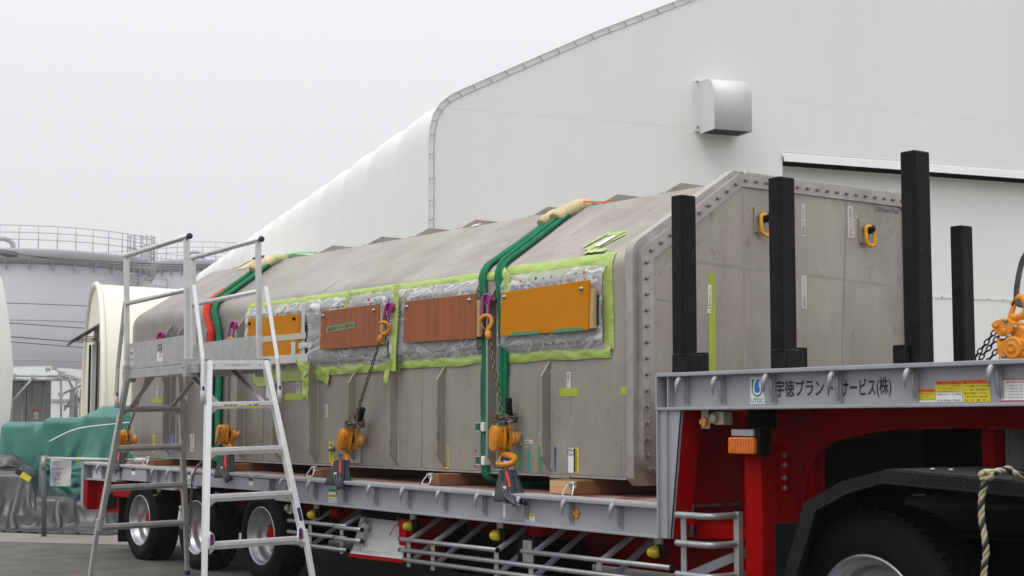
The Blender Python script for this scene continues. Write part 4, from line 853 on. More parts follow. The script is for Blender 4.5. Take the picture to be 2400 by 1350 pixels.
# paper labels and marking tapes on the side: (px0, py0, px1, py1, colour, text)
def lab(x0, y0, x1, y1, m, tx=None, ink='ink', vert=True, nm='paper_label', fs=.75, X=None):
    st = sticker if X is None else esticker; R_ = XP if X is None else YP
    o, c, w_, h_ = st(x0, y0, x1, y1, YC if X is None else X, m, cb, nm)
    if tx:
        if vert: text(tx, ink, o if False else cb, c, R_ if X is not None and False else (ZZ * -1), R_, h_ * .88, w_ * fs)
        else: text(tx, ink, cb, c, R_, ZZ, w_ * .86, h_ * fs)
    return o
T = 'tape_flat'
for a in [(667, 922, 727, 937), (358, 933, 378, 944), (1311, 909, 1355, 929), (1456, 905, 1477, 925), (552, 985, 556, 986)]: lab(*a, T, nm='lime_mark_tape')
lab(772, 1036, 782, 1083, 'yellowtape', '検査済No.3', nm='yellow_label'); lab(1042, 1043, 1051, 1098, 'yellowtape', '容器底面基準線', nm='yellow_label'); lab(538, 1020, 544, 1062, 'yellowtape', '容器基準', nm='yellow_label'); lab(566, 1030, 572, 1072, 'yellowtape', '容器底面', nm='yellow_label')
lab(358, 1020, 363, 1060, 'yellowtape', '底面', nm='yellow_label'); lab(400, 1018, 406, 1060, 'bluetape', nm='blue_label'); lab(446, 1018, 455, 1058, 'faded', 'MOCKUP', nm='paper_label')
lab(694, 893, 703, 922, 'faded', '↓容器中心', nm='paper_label'); lab(762, 948, 768, 978, 'white', '容器基準', nm='paper_label'); lab(1329, 872, 1337, 909, 'white', '容器中心↓', nm='paper_label'); lab(1468, 858, 1475, 873, 'white', '←', nm='paper_label')
lab(1179, 856, 1187, 890, 'white', '吊具位置', nm='paper_label'); lab(366, 905, 371, 932, 'faded', '中心', nm='paper_label'); lab(508, 790, 512, 816, 'white', '吊具位置', nm='paper_label')
lab(1113, 1048, 1118, 1101, 'pinktape', '重心位置', nm='pink_label'); lab(1142, 1055, 1147, 1076, 'white', '中心', nm='paper_label'); lab(1216, 1012, 1221, 1042, 'white', '容器基準', nm='paper_label'); lab(1264, 1012, 1269, 1042, 'white', '容器基準', nm='paper_label')
lab(1229, 1031, 1248, 1040, 'white', '検査窓 3', vert=False, nm='paper_label'); lab(1215, 1045, 1225, 1102, 'greentape', nm='green_mark_tape'); lab(1262, 1045, 1272, 1106, 'greentape', nm='green_mark_tape')
lab(1236, 1054, 1242, 1106, 'tealtape', nm='teal_label'); lab(1299, 1045, 1305, 1105, 'bluetape', '容器底面中心', 'ink', nm='blue_label')
lab(1332, 1050, 1348, 1108, 'white', nm='paper_label'); o, c, w_, h_ = sticker(1345, 1049, 1356, 1108, YC, 'yellowtape', cb, 'yellow_label'); text('容器底面基準線', 'ink', cb, c, -ZZ, XP, h_ * .9, w_ * .6)
c = S(1340, 1055, YC); text('eMot', 'ink', cb, (c.x - .01, YC - .004, c.z), XP, ZZ, None, .024); c = S(1340, 1064, YC); text('Cent', 'ink', cb, (c.x - .01, YC - .004, c.z), XP, ZZ, None, .024)
c = S(1456, 1080, YC); text('2023年度 TR-07-1B1.1', 'greyink', cb, (c.x, YC - .002, c.z), ZZ, -XP, .27, .018)
# labels on the bolted cover
lab(1661, 640, 1669, 870, T, X=-7.683, nm='lime_mark_tape'); lab(1669.3, 640, 1676, 872, T, X=-7.683, nm='lime_mark_tape')
lab(1659, 668, 1667, 721, 'white', 'フランジ中心線', X=-7.681, fs=.72); lab(1657.5, 724, 1667, 734, 'white', '→', vert=False, X=-7.681, fs=.35)
lab(1878, 478, 1886, 554, 'faded', '←ニニカメラ・センサ取出端', X=-7.683, fs=.72); lab(1879, 646, 1890, 723, 'faded', 'カメラ・センサ電源線', 'greyink', X=-7.683, fs=.55)
lab(1987, 483, 1999, 557, 'faded', '点検窓ウエス右端', 'greyink', X=-7.683, fs=.5); lab(1998, 513, 2004, 557, 'faded', '可動部ウエス右端', 'greyink', X=-7.682, fs=.6); lab(2005, 500, 2010, 511, 'faded', '←', X=-7.683)
c = E(2079, 493, -7.683); text('Cell Door Mass', 'blueink', cb, (-7.681, c.y, c.z), YP, ZZ, .27, .035, label='blue handwriting')
M['band'] = mat('polished_band', (.34, .315, .283), .45, .45, var=.14, vscale=4)
for iq, (x0, y0, x1, y1, w_) in enumerate(((1741, 445, 1746, 868, .022), (1628, 613, 2120, 672, .02), (1545, 640, 1700, 520, .03), (1985, 440, 1975, 860, .016), (1540, 700, 1640, 712, .015))):
    a = E(x0, y0, -7.684); b = E(x1, y1, -7.684); d = (b - a).normalized(); n_ = d.cross(XP); P = []
    for k in range(20): c = a.lerp(b, k / 19); P.append([c - n_ * (w_ * (.5 + .3 * noise.noise(V((k * .7, x0, 0))))) + XP * (.0006 + .0005 * iq), c + n_ * (w_ * (.5 + .3 * noise.noise(V((k * .7, x0, 4))))) + XP * (.0006 + .0005 * iq)])
    MB().grid(P).build('polish_mark', 'band', cb)
# ================================================================== SYNTHETIC SLINGS OVER THE LOAD
def secpath(off, zs=1.12, top=.35, under=1.6):
    P = [(YC + under, ZB - .05 - off * .3), (YC + .35, ZB - .085), (YC + .10, ZB - .075), (YC - off * .3, ZB - .03), (YC - off * 1.0, ZB + .06), (YC - off, zs + .05)]
    P += [(YC - off, z) for z in (1.3, 1.6, 1.9, 2.2, 2.38)]
    for a in (10, 22, 34, 46, 56): P.append((YC + .18 - (.18 + off) * cos(radians(a)), 2.447 + (.18 + off) * sin(radians(a))))
    for u in (.25, .45, .65, .85, 1.0): p = V((0, YC, FZ)) + sd_ * u + sn_ * off; P.append((p.y, p.z))
    P += [(YG + .05, RZ + off * .8), (YG + .16, RZ + .018), (YG + 1.8, RZ + .018)]
    return P
def sling(name, label, tubes, xb, xt, sleeve_u, red=False, m='green', grp='green round slings'):
    t = thing(name, label, 'sling', (xb, YC, ZB), grp)
    def X(i, p, n_): return p
    for k, (dx, r, off) in enumerate(tubes):
        P = secpath(off); pts = []
        for (y, z) in P:
            f = min(1, max(0, (z - 2.3) / .8)); pts.append(V((xb + dx * (1 + .0 * f) + (xt - xb) * f + .006 * sin(z * 7 + k), y, z)))
        sp_ = smooth_path(pts, 5); MB().tube(sp_, [r * (1 + .16 * noise.noise(V((i * .35, k * 5, xb))) + .06 * noise.noise(V((i * 1.3, k, 2)))) for i in range(len(sp_))], 12, flat=1.25).build('sling_leg', m, t)
    return t
s1 = sling('round_sling', 'green round sling right of the tall rib, beside the large orange board', [(-.028, .019, .026), (.024, .020, .028), (-.002, .017, .050)], -9.17, -9.40, .9)
s2 = sling('round_sling', 'green round sling left of the tall rib, beside the plain brown board', [(-.019, .017, .024), (.019, .018, .026)], -9.41, -9.55, .9)
s3 = sling('round_sling', 'green round sling over the rear part of the box, right of the red sleeve', [(-.022, .020, .026), (.022, .020, .028)], -13.90, -14.45, .9)
s4 = sling('round_sling', 'green round sling with a red sleeve at the shoulder over the rear of the box', [(0.0, .028, .034)], -14.06, -14.60, .9)
fx_ = lambda z: -14.06 - .54 * min(1, max(0, (z - 2.3) / .8))
pr = [V((-14.06, YC - .036, z)) for z in (2.02, 2.2, 2.30)]
for a in (5, 22, 36, 50): z = 2.447 + .216 * sin(radians(a)); pr.append(V((fx_(z), YC + .18 - .216 * cos(radians(a)), z)))
for u in (.22, .32): p = V((0, YC, FZ)) + sd_ * u + sn_ * .036; pr.append(V((fx_(p.z), p.y, p.z)))
MB().tube(smooth_path(pr, 4), .032, 12, flat=1.2).build('red_sleeve', 'redsleeve', s4)
MB().tube([(-14.06, YC - .04, 1.93), (-14.06, YC - .04, 1.965)], .041, 12, flat=1.2).build('white_band', 'white', s4)
def sleeve(t, X, u0, u1, r, off, m='canvas', dx=0.0):
    pts = [slope_pt(X + dx * i / 6, u0 + (u1 - u0) * i / 6, off + .012 * sin(i * .8)) for i in range(7)]
    e = pts[-1] + V((.01, .12, .015)); return MB().tube(pts + [e], [r, r * 1.04, r * .97, r * 1.05, r, r * 1.03, r * 1.02, r * .7], 14, flat=1.25).build('canvas_sleeve', m, t)
sleeve(s1, -9.39, .78, 1.05, .052, .046); sleeve(s2, -9.53, .74, 1.04, .040, .040); sleeve(s3, -14.44, .74, 1.05, .056, .046)
MB().obox(slope_pt(-14.62, .84, .10), V((.10, 0, 0)), sd_ * .13, sn_ * .006).build('sleeve_flap', 'canvas', s3); MB().obox(slope_pt(-14.62, .96, .115), V((.11, 0, 0)), sd_ * .02, sn_ * .006).build('flap_edge', 'black', s3)
# keeper bands on the front slings
for t_, X, z, rx in ((s2, -9.415, 1.37, .052), (s2, -9.41, 1.12, .055), (s1, -9.16, 1.34, .060), (s1, -9.13, 1.09, .066)):
    MB().box((X - rx, YC - .072, z - .034), (X + rx * .2, YC - .004, z + .034)).build('keeper_band', 'green_dark', t_, bevel=.006); MB().box((X + rx * .2, YC - .070, z - .034), (X + rx * 1.0, YC - .004, z + .034)).build('keeper_band', 'white', t_, bevel=.006)
    mb = MB()
    for q in (-.03, .03): mb.box((X - rx * .92, YC - .074, z + q - .002), (X + rx * .1, YC - .072, z + q + .002))
    mb.build('stitching', 'white', t_)
for X, z, tx_, h in ((-9.435, 1.62, 'SLINGMAX', .34), (-9.435, 1.22, 'SLINGMAX', .16), (-9.43, 2.28, 'PATENTED', .24)): text(tx_, 'ink', s2, (X + .005, YC - .0435, z), ZZ, -XP, h, .026)
text('slingmax.com / patents', 'ink', s1, (-9.175, YC - .0685, 2.20), ZZ, -XP, .42, .03)
c = slope_pt(-9.24, .22, .050); text('slingmax.com/patents', 'ink', s1, c + V((-.03, 0, 0)), sd_, V((-1, 0, 0)), .4, .032)
# ribbons at the ridge
def ribbon(p, q, r_, m, lab_):
    t = MB(); P = [V(x) for x in (p, q, r_)]; n_ = V((1, 0, 0)) * .0; g_ = []
    for x in smooth_path(P, 5): g_.append([x, x + V((.006, .008, .012))])
    o = t.grid(g_).build('marker_ribbon', m, None, solid=.001); return tag(o, lab_, 'ribbon')
ribbon(slope_pt(-9.36, 1.05, .06), slope_pt(-9.28, 1.08, .03), (-9.15, YG + .10, RZ + .012), 'orange_ribbon', 'thin orange ribbon trailing from the tan sleeve at the ridge')
ribbon(slope_pt(-14.38, 1.0, .05), slope_pt(-14.1, 1.06, .05), (-13.85, YG + .1, RZ + .03), 'neon', 'bright green ribbon trailing from the rear sling sleeve along the ridge')
# ================================================================== LOW-BED TRAILER
YD = 6.375; YW = 6.445; YF = 9.75
def zt_(X): return .905 + (-7.05 - X) * .0060
def zb_(X): return .700 + (-7.05 - X) * .0060
tr = thing('low_bed_trailer', 'grey and red low-bed trailer carrying the steel box, with raised gooseneck beam', 'trailer', (-12, 8, 0))
def xz(poly, y0, y1, name, m, par=None, bevel=.0, label=None): return MB().prism(poly, 1, y0, y1).build(name, m, par or tr, bevel=bevel, label=label)
XE = -16.40
bot = [(-7.05, zb_(-7.05)), (-11.95, zb_(-11.95)), (-12.1, .80), (-13.42, .81), (-13.52, .775), (-13.95, .775), (-14.02, .74), (-14.62, .735), (-14.75, .80), (-15.35, .805), (-15.45, .775), (-16.3, .775)]
web = [(-16.3, zt_(-16.3) - .01), (-7.05, zt_(-7.05) - .01)] + bot
xz(web, YW, YW + .02, 'side_beam', 'gray')
MB().prism([(-16.42, zt_(-16.42)), (-7.05, zt_(-7.05)), (-7.05, zt_(-7.05) - .024), (-16.42, zt_(-16.42) - .024)], 1, YD, YW + .10).build('top_flange', 'gray', tr, bevel=.004)
MB().prism([(-16.42, zt_(-16.42) + .004), (-7.05, zt_(-7.05) + .004), (-7.05, zt_(-7.05) + .0), (-16.42, zt_(-16.42) + .0)], 1, YD + .012, YW + .10).build('worn_flange_top', 'gray_light', tr)
for (xa, xb, z) in ((-11.97, -7.05, None), (-14.62, -14.02, .74), (-16.3, -15.45, .775), (-13.95, -13.52, .775)):
    za = z if z else zb_(xa); zb2 = z if z else zb_(xb)
    xz([(xa, za), (xb, zb2), (xb, zb2 + .018), (xa, za + .018)], YD, YW + .08, 'bottom_flange', 'gray', bevel=.003)
# flush plates closing the beam over the axles
for xa, xb in ((-15.35, -14.72), (-13.9, -13.3), (-13.3, -12.1)):
    xz([(xa, zt_(xa) - .03), (xb, zt_(xb) - .03), (xb, .80), (xa, .80)], YD + .012, YW - .002, 'beam_cover_plate', 'gray', bevel=.003)
MB().box((XE + .0, YW + .1, .88), (-7.05, YF, .903)).build('deck_floor', 'deck', tr)
for k in range(28):
    xa = -16.35 + k * .332; MB().box((xa, YW + .12, .903), (xa + .322, YF - .05, zt_(xa) - .002)).build('deck_plank', 'deck', tr)
MB().box((-16.4, YF, .72), (-7.05, YF + .02, .93)).build('side_beam', 'gray', tr)
MB().box((-16.3, 7.6, .45), (-7.0, 7.8, .88)).build('main_beam', 'red', tr); MB().box((-16.3, 8.7, .45), (-7.0, 8.9, .88)).build('main_beam', 'red', tr)
for k in range(16):
    if k in (2, 3, 5, 7): continue
    xa = -16.2 + k * .6; MB().box((xa, YW + .03, .76), (xa + .04, YF, .88)).build('cross_member', 'red' if k > 7 else 'black_matt', tr)
# rear end
xz([(-16.44, zt_(-16.4)), (-16.38, zt_(-16.4)), (-16.38, .45), (-16.44, .52)], YD, YD + .12, 'rear_corner_plate', 'gray', bevel=.004)
xz([(-16.38, .77), (-15.60, .77), (-15.66, .44), (-16.20, .42), (-16.38, .52)], YW + .06, YW + .09, 'rear_side_panel', 'red')
xz([(-16.38, .77), (-16.28, .77), (-16.28, .45), (-16.38, .52)], YD + .015, YW + .06, 'rear_side_panel', 'red')
xz([(-16.10, .75), (-15.72, .75), (-15.75, .48), (-16.1, .46)], YW + .045, YW + .058, 'rear_recess', 'black_matt')
MB().box((-16.44, YD + .12, .45), (-16.40, YF, .95)).build('tail_board', 'red', tr)
MB().box((-15.62, YW + .02, .14), (-15.58, YW + .48, .70)).build('mud_flap', 'rubber', tr, bevel=.03); MB().box((-15.70, YW, .62), (-15.2, YW + .3, .77)).build('rear_bracket', 'red', tr)
# wheels
def wheel(parent, c, R, r, wd, dish, hubm, name='wheel', tread=48, w_in=0.0):
    t = bpy.data.objects.new(name, None); C.objects.link(t); t.parent = parent; ORG[t.name] = ORG[parent.name]
    P = [(r * .985, .012), (r + .012, -.002), (r + .03, -.006), (R - .10, -.022), (R - .055, -.02), (R - .03, -.006), (R - .008, .012), (R, .035), (R, wd - .035), (R - .01, wd - .012), (R - .05, wd + .01), (r, wd)]
    MB().lathe(P, c, YP, 64, caps=False).build('tyre', 'rubber', t)
    mb = MB()
    for k in range(tread):
        a = 2 * pi * k / tread
        for q in range(4):
            a2 = a + (q % 2) * pi / tread; u = V((cos(a2), 0, sin(a2))); v = V((-sin(a2), 0, cos(a2))); y = .012 + (q + .5) * (wd - .024) / 4
            mb.obox(V(c) + u * (R + .001) + V((0, y, 0)), v * (pi * R / tread * .78), V((0, (wd - .024) / 8 * .84, 0)), u * .008)
    mb.build('tread_blocks', 'rubber', t, kind='stuff')
    prof = [(r * 1.0, .014), (r * 1.03, .002), (r * 1.02, -.006), (r * .985, -.006), (r * .965, .004), (r * .95, .03), (r * .90, .05), (r * .86, .06), (r * .84, .075), (r * .835, dish * .7), (r * .80, dish * .85), (r * .70, dish), (r * .42, dish * 1.02)]
    MB().lathe(prof, c, YP, 64, caps=False).build('rim', 'rim', t)
    MB().lathe([(r * .42, dish * 1.02), (r * .34, dish * .95), (r * .33, dish * .7), (r * .29, dish * .62), (0, dish * .6)], c, YP, 28).build('hub', hubm, t)
    mb = MB()
    for k in range(10): a = 2 * pi * k / 10; mb.lathe([(.014, 0), (.014, .03), (.006, .035), (0, .035)], V(c) + V((cos(a) * r * .56, dish * 1.0, sin(a) * r * .56)), -YP, 6)
    mb.build('wheel_nuts', 'bolt', t, kind='stuff')
    return t
WX = [S(328, 1216, YW).x, S(459, 1238, YW).x, S(612, 1263, YW).x]
for X in WX:
    wheel(tr, (X, YW, .40), .40, .252, .27, .15, 'red'); wheel(tr, (X, YF - .3, .40), .40, .252, .27, .15, 'red', tread=8)
    MB().tube([(X, YW + .2, .4), (X, YF - .2, .4)], .07, 10).build('axle', 'black_matt', tr)
    MB().box((X - .06, YW + .55, .3), (X + .06, YW + .65, .8)).build('suspension_hanger', 'black_matt', tr)
# rope hooks
hk = MB(); pth = smooth_path([(.002, -.024, .044), (.002, -.036, .062), (.001, -.058, .068), (.0, -.078, .052), (-.001, -.086, .020), (-.003, -.084, -.016), (-.004, -.076, -.046)], 4)
hk.tube(pth, [.010 + .006 * sin(pi * min(1, i / (len(pth) - 1) * 1.1)) - .0115 * max(0, (i / (len(pth) - 1) - .62) * 2.4) for i in range(len(pth))], 8)
hk.tube(smooth_path([(.002, -.030, .058), (.002, -.032, .02), (.002, -.028, -.03), (.002, -.012, -.078)], 3), [.010, .012, .012, .012, .012, .011, .011, .010, .009, .006], 7)
hk.prism([(.0, .085), (-.020, .085), (-.026, .05), (-.024, -.04), (-.010, -.088), (.0, -.088)], 0, .012, .024)
h0 = hk.build('rope_hook', 'hookgray', None, bevel=.002); h0.parent = tr; first = True
for X, zc in [(-6.85, 1.60), (-6.54, 1.60), (-6.13, 1.605), (-5.64, 1.605), (-5.13, 1.61), (-4.62, 1.615)] + [(x, zt_(x) - .085) for x in (-7.47, -7.96, -8.45, -8.94, -9.43, -9.92, -10.40, -10.88, -11.36, -11.84, -14.16, -14.53, -13.6, -15.45, -15.95)]:
    o = h0 if first else h0.copy()
    if not first: C.objects.link(o)
    first = False; o.location = V((X, YW, zc)) - ORG[tr.name]
MB().box((-7.60, YW - .001, .70), (-7.5, YW, .71))
# reflectors, stickers and small plates on the beam
def disc(px, py, Y, r, m, par, name, h=.012, m2=None):
    c = S(px, py, Y); o = MB().lathe([(r, 0), (r, h * .6), (r * .9, h), (0, h)], c, -YP, 24).build(name, m, par)
    if m2:
        for k in (0, 2, 4):
            a = pi / 3 * k + .5; MB().add([(c.x, Y - h - .001, c.z)] + [(c.x + r * .86 * cos(a + q * pi / 12), Y - h - .001, c.z + r * .86 * sin(a + q * pi / 12)) for q in range(5)], [(0, 1, 2, 3, 4, 5)]).build('reflector_segment', m2, o)
    return o
disc(1352, 1204, YW, .034, 'amber', tr, 'side_reflector', m2='yellowlens')
def tst(x0, y0, x1, y1, m, Y=YW, tx=None, nm='sticker', ink='ink', parts=()):
    o, c, w_, h_ = sticker(x0, y0, x1, y1, Y, m, tr, nm)
    for (f0, f1, g0, g1, mm, body, fs) in parts:
        cx = c.x - w_ / 2 + w_ * (f0 + f1) / 2; cz = c.z + h_ / 2 - h_ * (g0 + g1) / 2
        MB().box((c.x - w_ / 2 + w_ * f0, c.y, c.z + h_ / 2 - h_ * g1), (c.x - w_ / 2 + w_ * f1, c.y + .001, c.z + h_ / 2 - h_ * g0)).build('print_panel', mm, o)
        if body:
            lines = body.split('|'); n_ = len(lines)
            for k, ln in enumerate(lines):
                if ln: text(ln, 'ink' if mm != 'white' or fs < 1 else 'greyink', o, (cx, c.y - .0012, cz + h_ * (g1 - g0) * ((n_ - 1) / 2 - k) / n_), XP, ZZ, w_ * (f1 - f0) * .9, h_ * (g1 - g0) / n_ * .62)
    return o
tst(1231, 1203, 1254, 1223, 'white', parts=((.02, .98, .02, .36, 'yellowtape', '▲注 意', .6), (.02, .98, .4, .98, 'white', 'X 足をかけない|でください', .6)))
tst(770, 1146, 790, 1180, 'white', parts=((0, 1, 0, .2, 'tealtape', '注意', .5), (0, 1, .38, .58, 'yellowtape', '▲警告', .5), (.05, .95, .6, .98, 'white', '荷台から|降りる時', .6)))
for x0, x1, y0, y1 in ((584, 593, 1117, 1138), (309, 317, 1095, 1113), (441, 446, 1105, 1122)):
    tst(x0, y0, x1, y1, 'white', Y=YD + .012, parts=((0, 1, 0, .48, 'orangeprint', '▲', .5), (0, 1, .25, .5, 'yellowtape', None, .5)))
tst(218, 1104, 238, 1122, 'faded'); tst(1180, 1181, 1185, 1212, 'white')
for k in range(26):
    x = random.uniform(-16, -7.3); l = random.uniform(.02, .16); z = zt_(x) - random.uniform(.002, .012)
    MB().box((x, YD - .0012, z - random.uniform(.001, .004)), (x + l, YD + .002, z)).build('paint_smear', random.choice(['redprint', 'redprint', 'faded', 'bolt']), tr)
c = S(1158, 1158, YD); MB().box((c.x - .02, YD - .002, c.z - .012), (c.x + .02, YD - .0004, c.z + .012)).build('white_tape', 'white', tr)
# side marker lamps
def marker(px, py):
    c = S(px, py, 6.52); t = MB().lathe([(.050, .0), (.050, .025), (.044, .03)], c + V((.01, .01, 0)), V((.25, -1, 0)), 20).build('side_marker_lamp', 'black', tr, label='yellow domed side marker lamp')
    ax = V((-.55, -1, -.05)).normalized()
    MB().lathe([(.042, 0), (.043, .02), (.036, .045), (.026, .062), (.014, .07), (0, .072)], c + V((.0, -.01, 0)), ax, 20).build('lamp_lens', 'yellowlens', t)
    MB().box((c.x - .03, 6.51, c.z + .03), (c.x + .03, 6.53, c.z + .11)).build('lamp_bracket', 'gray_light', t)
for px, py in ((1545, 1293), (1173, 1254), (968, 1232), (742, 1206), (509, 1181), (372, 1165), (224, 1147)): marker(px, py)
for px, py in ((688, 1193),):
    c = S(px, py, 6.55); t = MB().box((c.x - .02, 6.5, c.z - .04), (c.x + .05, 6.58, c.z + .04)).build('socket_box', 'ivory', tr, bevel=.006); MB().lathe([(.034, 0), (.034, .02), (.02, .026), (.02, .035), (0, .035)], (c.x + .0, 6.5, c.z + .01), (-.3, -1, 0), 16).build('socket_cap', 'ivory', t)
# side guards
def tb(x0, x1, z, y=6.42, par=tr, r=.0165):
    o = MB().tube([(x0, y, z), (x1, y, z)], r, 12).build('guard_rail', 'hookgray', par)
    for x in (x0, x1): MB().lathe([(r + .002, 0), (r + .002, .01)], (x - .005, y, z), XP, 12).build('rail_end_cap', 'black', o)
def sup(x, zlo, zhi, y=6.42, strut=True):
    MB().box((x - .025, y + .017, zlo), (x + .025, y + .023, zhi)).build('guard_bracket', 'alu_dull', tr)
    mb = MB()
    for z in (zlo + .06, zlo + .14): mb.lathe([(.012, 0), (.012, .008)], (x, y + .017, z), -YP, 8)
    mb.build('bracket_bolts', 'bolt', tr, kind='stuff')
    if strut:
        MB().bar((x, y + .025, zlo + .03), (x + .0, y + .75, .80), .05, .02, up=(0, -.5, 1)).build('guard_strut', 'gray', tr); MB().bar((x, y + .025, zhi - .02), (x, y + .62, .84), .05, .02, up=(0, -.5, 1)).build('guard_strut', 'gray', tr)
for z in (.565, .47, .375): tb(-11.80, -10.80 + (.0), z)
for x in (-11.45, -10.93): sup(x, .34, .58)
for z in (.555, .465): tb(-10.98, -10.55, z, 6.40)
sup(-10.62, .34, .56)
tb(-10.02, -8.76, .515)
for z in (.435, .362): tb(-10.02, -6.95, z)
tb(-8.46, -6.95, .53, 6.40)
for x in (-9.93, -9.60, -8.80, -8.40, -7.68): sup(x, .31, .53)
# tool box with hinged lid
ta, tb_, tc_, td = S(848, 1213, 6.56), S(962, 1226, 6.56), S(946, 1311, 6.42), S(826, 1297, 6.42)
tb0 = MB().add([ta, tb_, tc_, td], [(0, 1, 2, 3)]).build('tool_box_front', 'alu_dull', tr, solid=.01)
te = td.lerp(ta, .12); tf = tc_.lerp(tb_, .10); MB().add([te + V((0, -.006, 0)), tf + V((0, -.006, 0)), tc_ + V((0, -.02, 0)), td + V((0, -.02, 0))], [(0, 1, 2, 3)]).build('tool_box_hinge', 'alu', tb0, solid=.006)
for x in (ta.x + .13, tb_.x - .10):
    mb = MB().tube(smooth_path([(x - .02, 6.53, .675), (x + .0, 6.50, .64), (x - .015, 6.48, .59), (x - .04, 6.46, .53)], 4), .006, 6); mb.tube([(x + .03, 6.51, .65), (x + .0, 6.48, .60)], .006, 6); mb.box((x - .035, 6.505, .60), (x + .035, 6.51, .635)); mb.build('latch', 'bolt', tb0)
xz([(td.x - .02, td.z), (tc_.x + .01, tc_.z), (tc_.x + .01, tc_.z - .025), (td.x - .02, td.z - .025)], 6.395, 6.75, 'tool_box_base', 'red'); xz([(-10.1, .66), (-10.0, .66), (-10.0, .35), (-10.1, .35)], 6.46, 6.9, 'tool_box_side', 'red')
MB().box((-10.85, 6.58, .37), (-10.1, 7.1, .70)).build('tool_box_body', 'black_matt', tr)
# control box under the deck
c = S(1236, 1290, 6.62); MB().box((c.x - .09, 6.60, c.z - .13), (c.x + .11, 6.72, c.z + .10)).build('control_box', 'black', tr, bevel=.006)
c2 = S(1233, 1290, 6.598); cbx = MB().box((c2.x - .035, 6.596, c2.z - .08), (c2.x + .065, 6.60, c2.z + .07)).build('rating_plate', 'faded', tr)
for k in range(9): MB().box((c2.x - .028, 6.5945, c2.z - .07 + k * .015), (c2.x + .02 + .03 * (k % 3) / 2, 6.596, c2.z - .066 + k * .015)).build('print_line', 'greyink', cbx)
MB().box((c.x - .05, 6.66, c.z + .10), (c.x + .10, 6.76, .75)).build('control_box_arm', 'red', tr)
c = S(797, 1210, 6.7); MB().tube(smooth_path([(c.x, 6.7, .75), (c.x - .03, 6.7, .66), (c.x - .10, 6.7, .58), (c.x - .06, 6.7, .45)], 4), .025, 8).build('air_hose', 'rubber', tr); MB().lathe([(.04, 0), (.04, .08)], (c.x, 6.66, .68), -ZZ, 12).build('red_coupling', 'red', tr)
# red underframe
MB().box((-10.0, 7.5, .34), (-7.0, 7.57, .72)).build('underframe_panel', 'red', tr)
MB().tube([(-9.9, 6.9, .4), (-8.6, 7.0, .4)], .16, 20).build('air_tank', 'black_matt', tr)
# gooseneck
GZ0, GZ1 = 1.484, 1.708
xz([(-7.02, GZ0 + .01), (-2.0, GZ0 + .022), (-2.0, GZ1 - .0), (-7.02, GZ1 - .01)], YW, YW + .02, 'gooseneck_web', 'gray')
xz([(-7.05, GZ1 - .024), (-2.0, GZ1 - .010), (-2.0, GZ1 + .014), (-7.05, GZ1)], YD, YW + .12, 'gooseneck_top_flange', 'gray', bevel=.004)
xz([(-7.05, GZ0 - .004), (-2.0, GZ0 + .01), (-2.0, GZ0 + .028), (-7.05, GZ0 + .014)], YD, YW + .12, 'gooseneck_bottom_flange', 'gray', bevel=.004)
MB().box((-7.06, YD, GZ0), (-7.045, YW + .3, GZ1)).build('gooseneck_end_plate', 'gray', tr); MB().box((-6.975, YD + .02, GZ0 + .015), (-6.963, YW, GZ1 - .02)).build('web_stiffener', 'gray', tr)
MB().box((-7.05, YW + .12, GZ1 - .03), (-2.0, YF, GZ1 - .004)).build('gooseneck_deck', 'deck', tr); MB().box((-7.05, YF - .1, GZ0), (-2.0, YF, GZ1 - .03)).build('gooseneck_web', 'gray', tr)
# upright at the step down
xz([(-7.05, GZ0 - .004), (-6.845, GZ0 - .004), (-6.945, .705), (-7.05, .705)], YD + .02, YD + .034, 'upright_plate', 'gray')
xz([(-7.055, GZ0 - .004), (-7.043, GZ0 - .004), (-7.043, .70), (-7.055, .70)], YD, YD + .3, 'upright_edge', 'gray', bevel=.002)
xz([(-6.972, GZ0 - .01), (-6.962, GZ0 - .01), (-6.962, .71), (-6.972, .71)], YD + .0, YD + .02, 'upright_rib', 'gray')
MB().add([(-6.845, YD + .02, GZ0), (-6.945, YD + .02, .705), (-6.945, YD + .16, .705), (-6.845, YD + .20, GZ0)], [(0, 1, 2, 3)]).build('upright_return', 'red', tr, solid=.012)
MB().box((-7.05, YD + .05, .9), (-7.03, 7.5, GZ0)).build('step_bulkhead', 'red', tr); MB().box((-7.05, 7.5, .9), (-7.03, YF, GZ0)).build('step_bulkhead', 'black_matt', tr)  # far length coloured black in place of shade under the neck
MB().box((-6.98, 7.02, .40), (-6.3, 7.05, GZ0 + .05)).build('neck_side_plate', 'red', tr)
xz([(-6.96, .80), (-6.46, .79), (-6.46, .72), (-6.96, .70)], 6.62, 6.9, 'neck_ledge', 'red')
xz([(-6.93, .86), (-6.86, .86), (-6.87, .79), (-6.94, .79)], 6.50, 6.54, 'neck_tab', 'red')
# arched neck plate over the tractor wheel
arc = [(1892, 1200), (1892, 1169), (1897, 1123), (1908, 1084), (1927, 1055), (1955, 1036), (2000, 1024), (2092, 1007), (2247, 1003), (2420, 1006), (2700, 1010)]
YA = 6.95; ap = [S(x, y, YA) for x, y in arc]
MB().prism([(-6.3, .35)] + [(ap[0].x, .35)] + [(p.x, p.z) for p in ap] + [(ap[-1].x, GZ0 + .05), (-6.3, GZ0 + .05)], 1, YA, YA + .03).build('neck_side_plate', 'red', tr)
mb = MB(); mb.grid([[V((p.x, YA - .05, p.z)), V((p.x, YA + .02, p.z))] for p in ap]); mb.build('arch_flange', 'red', tr, solid=.018)
MB().box((-6.0, 7.6, .9), (-2.0, 7.65, GZ0 + .1)).build('neck_inner_plate', 'black_matt', tr)  # black here is painted shade for the arch interior
MB().box((-5.0, 7.3, 1.2), (-4.9, 7.4, GZ0)).build('neck_bracket', 'red', tr)
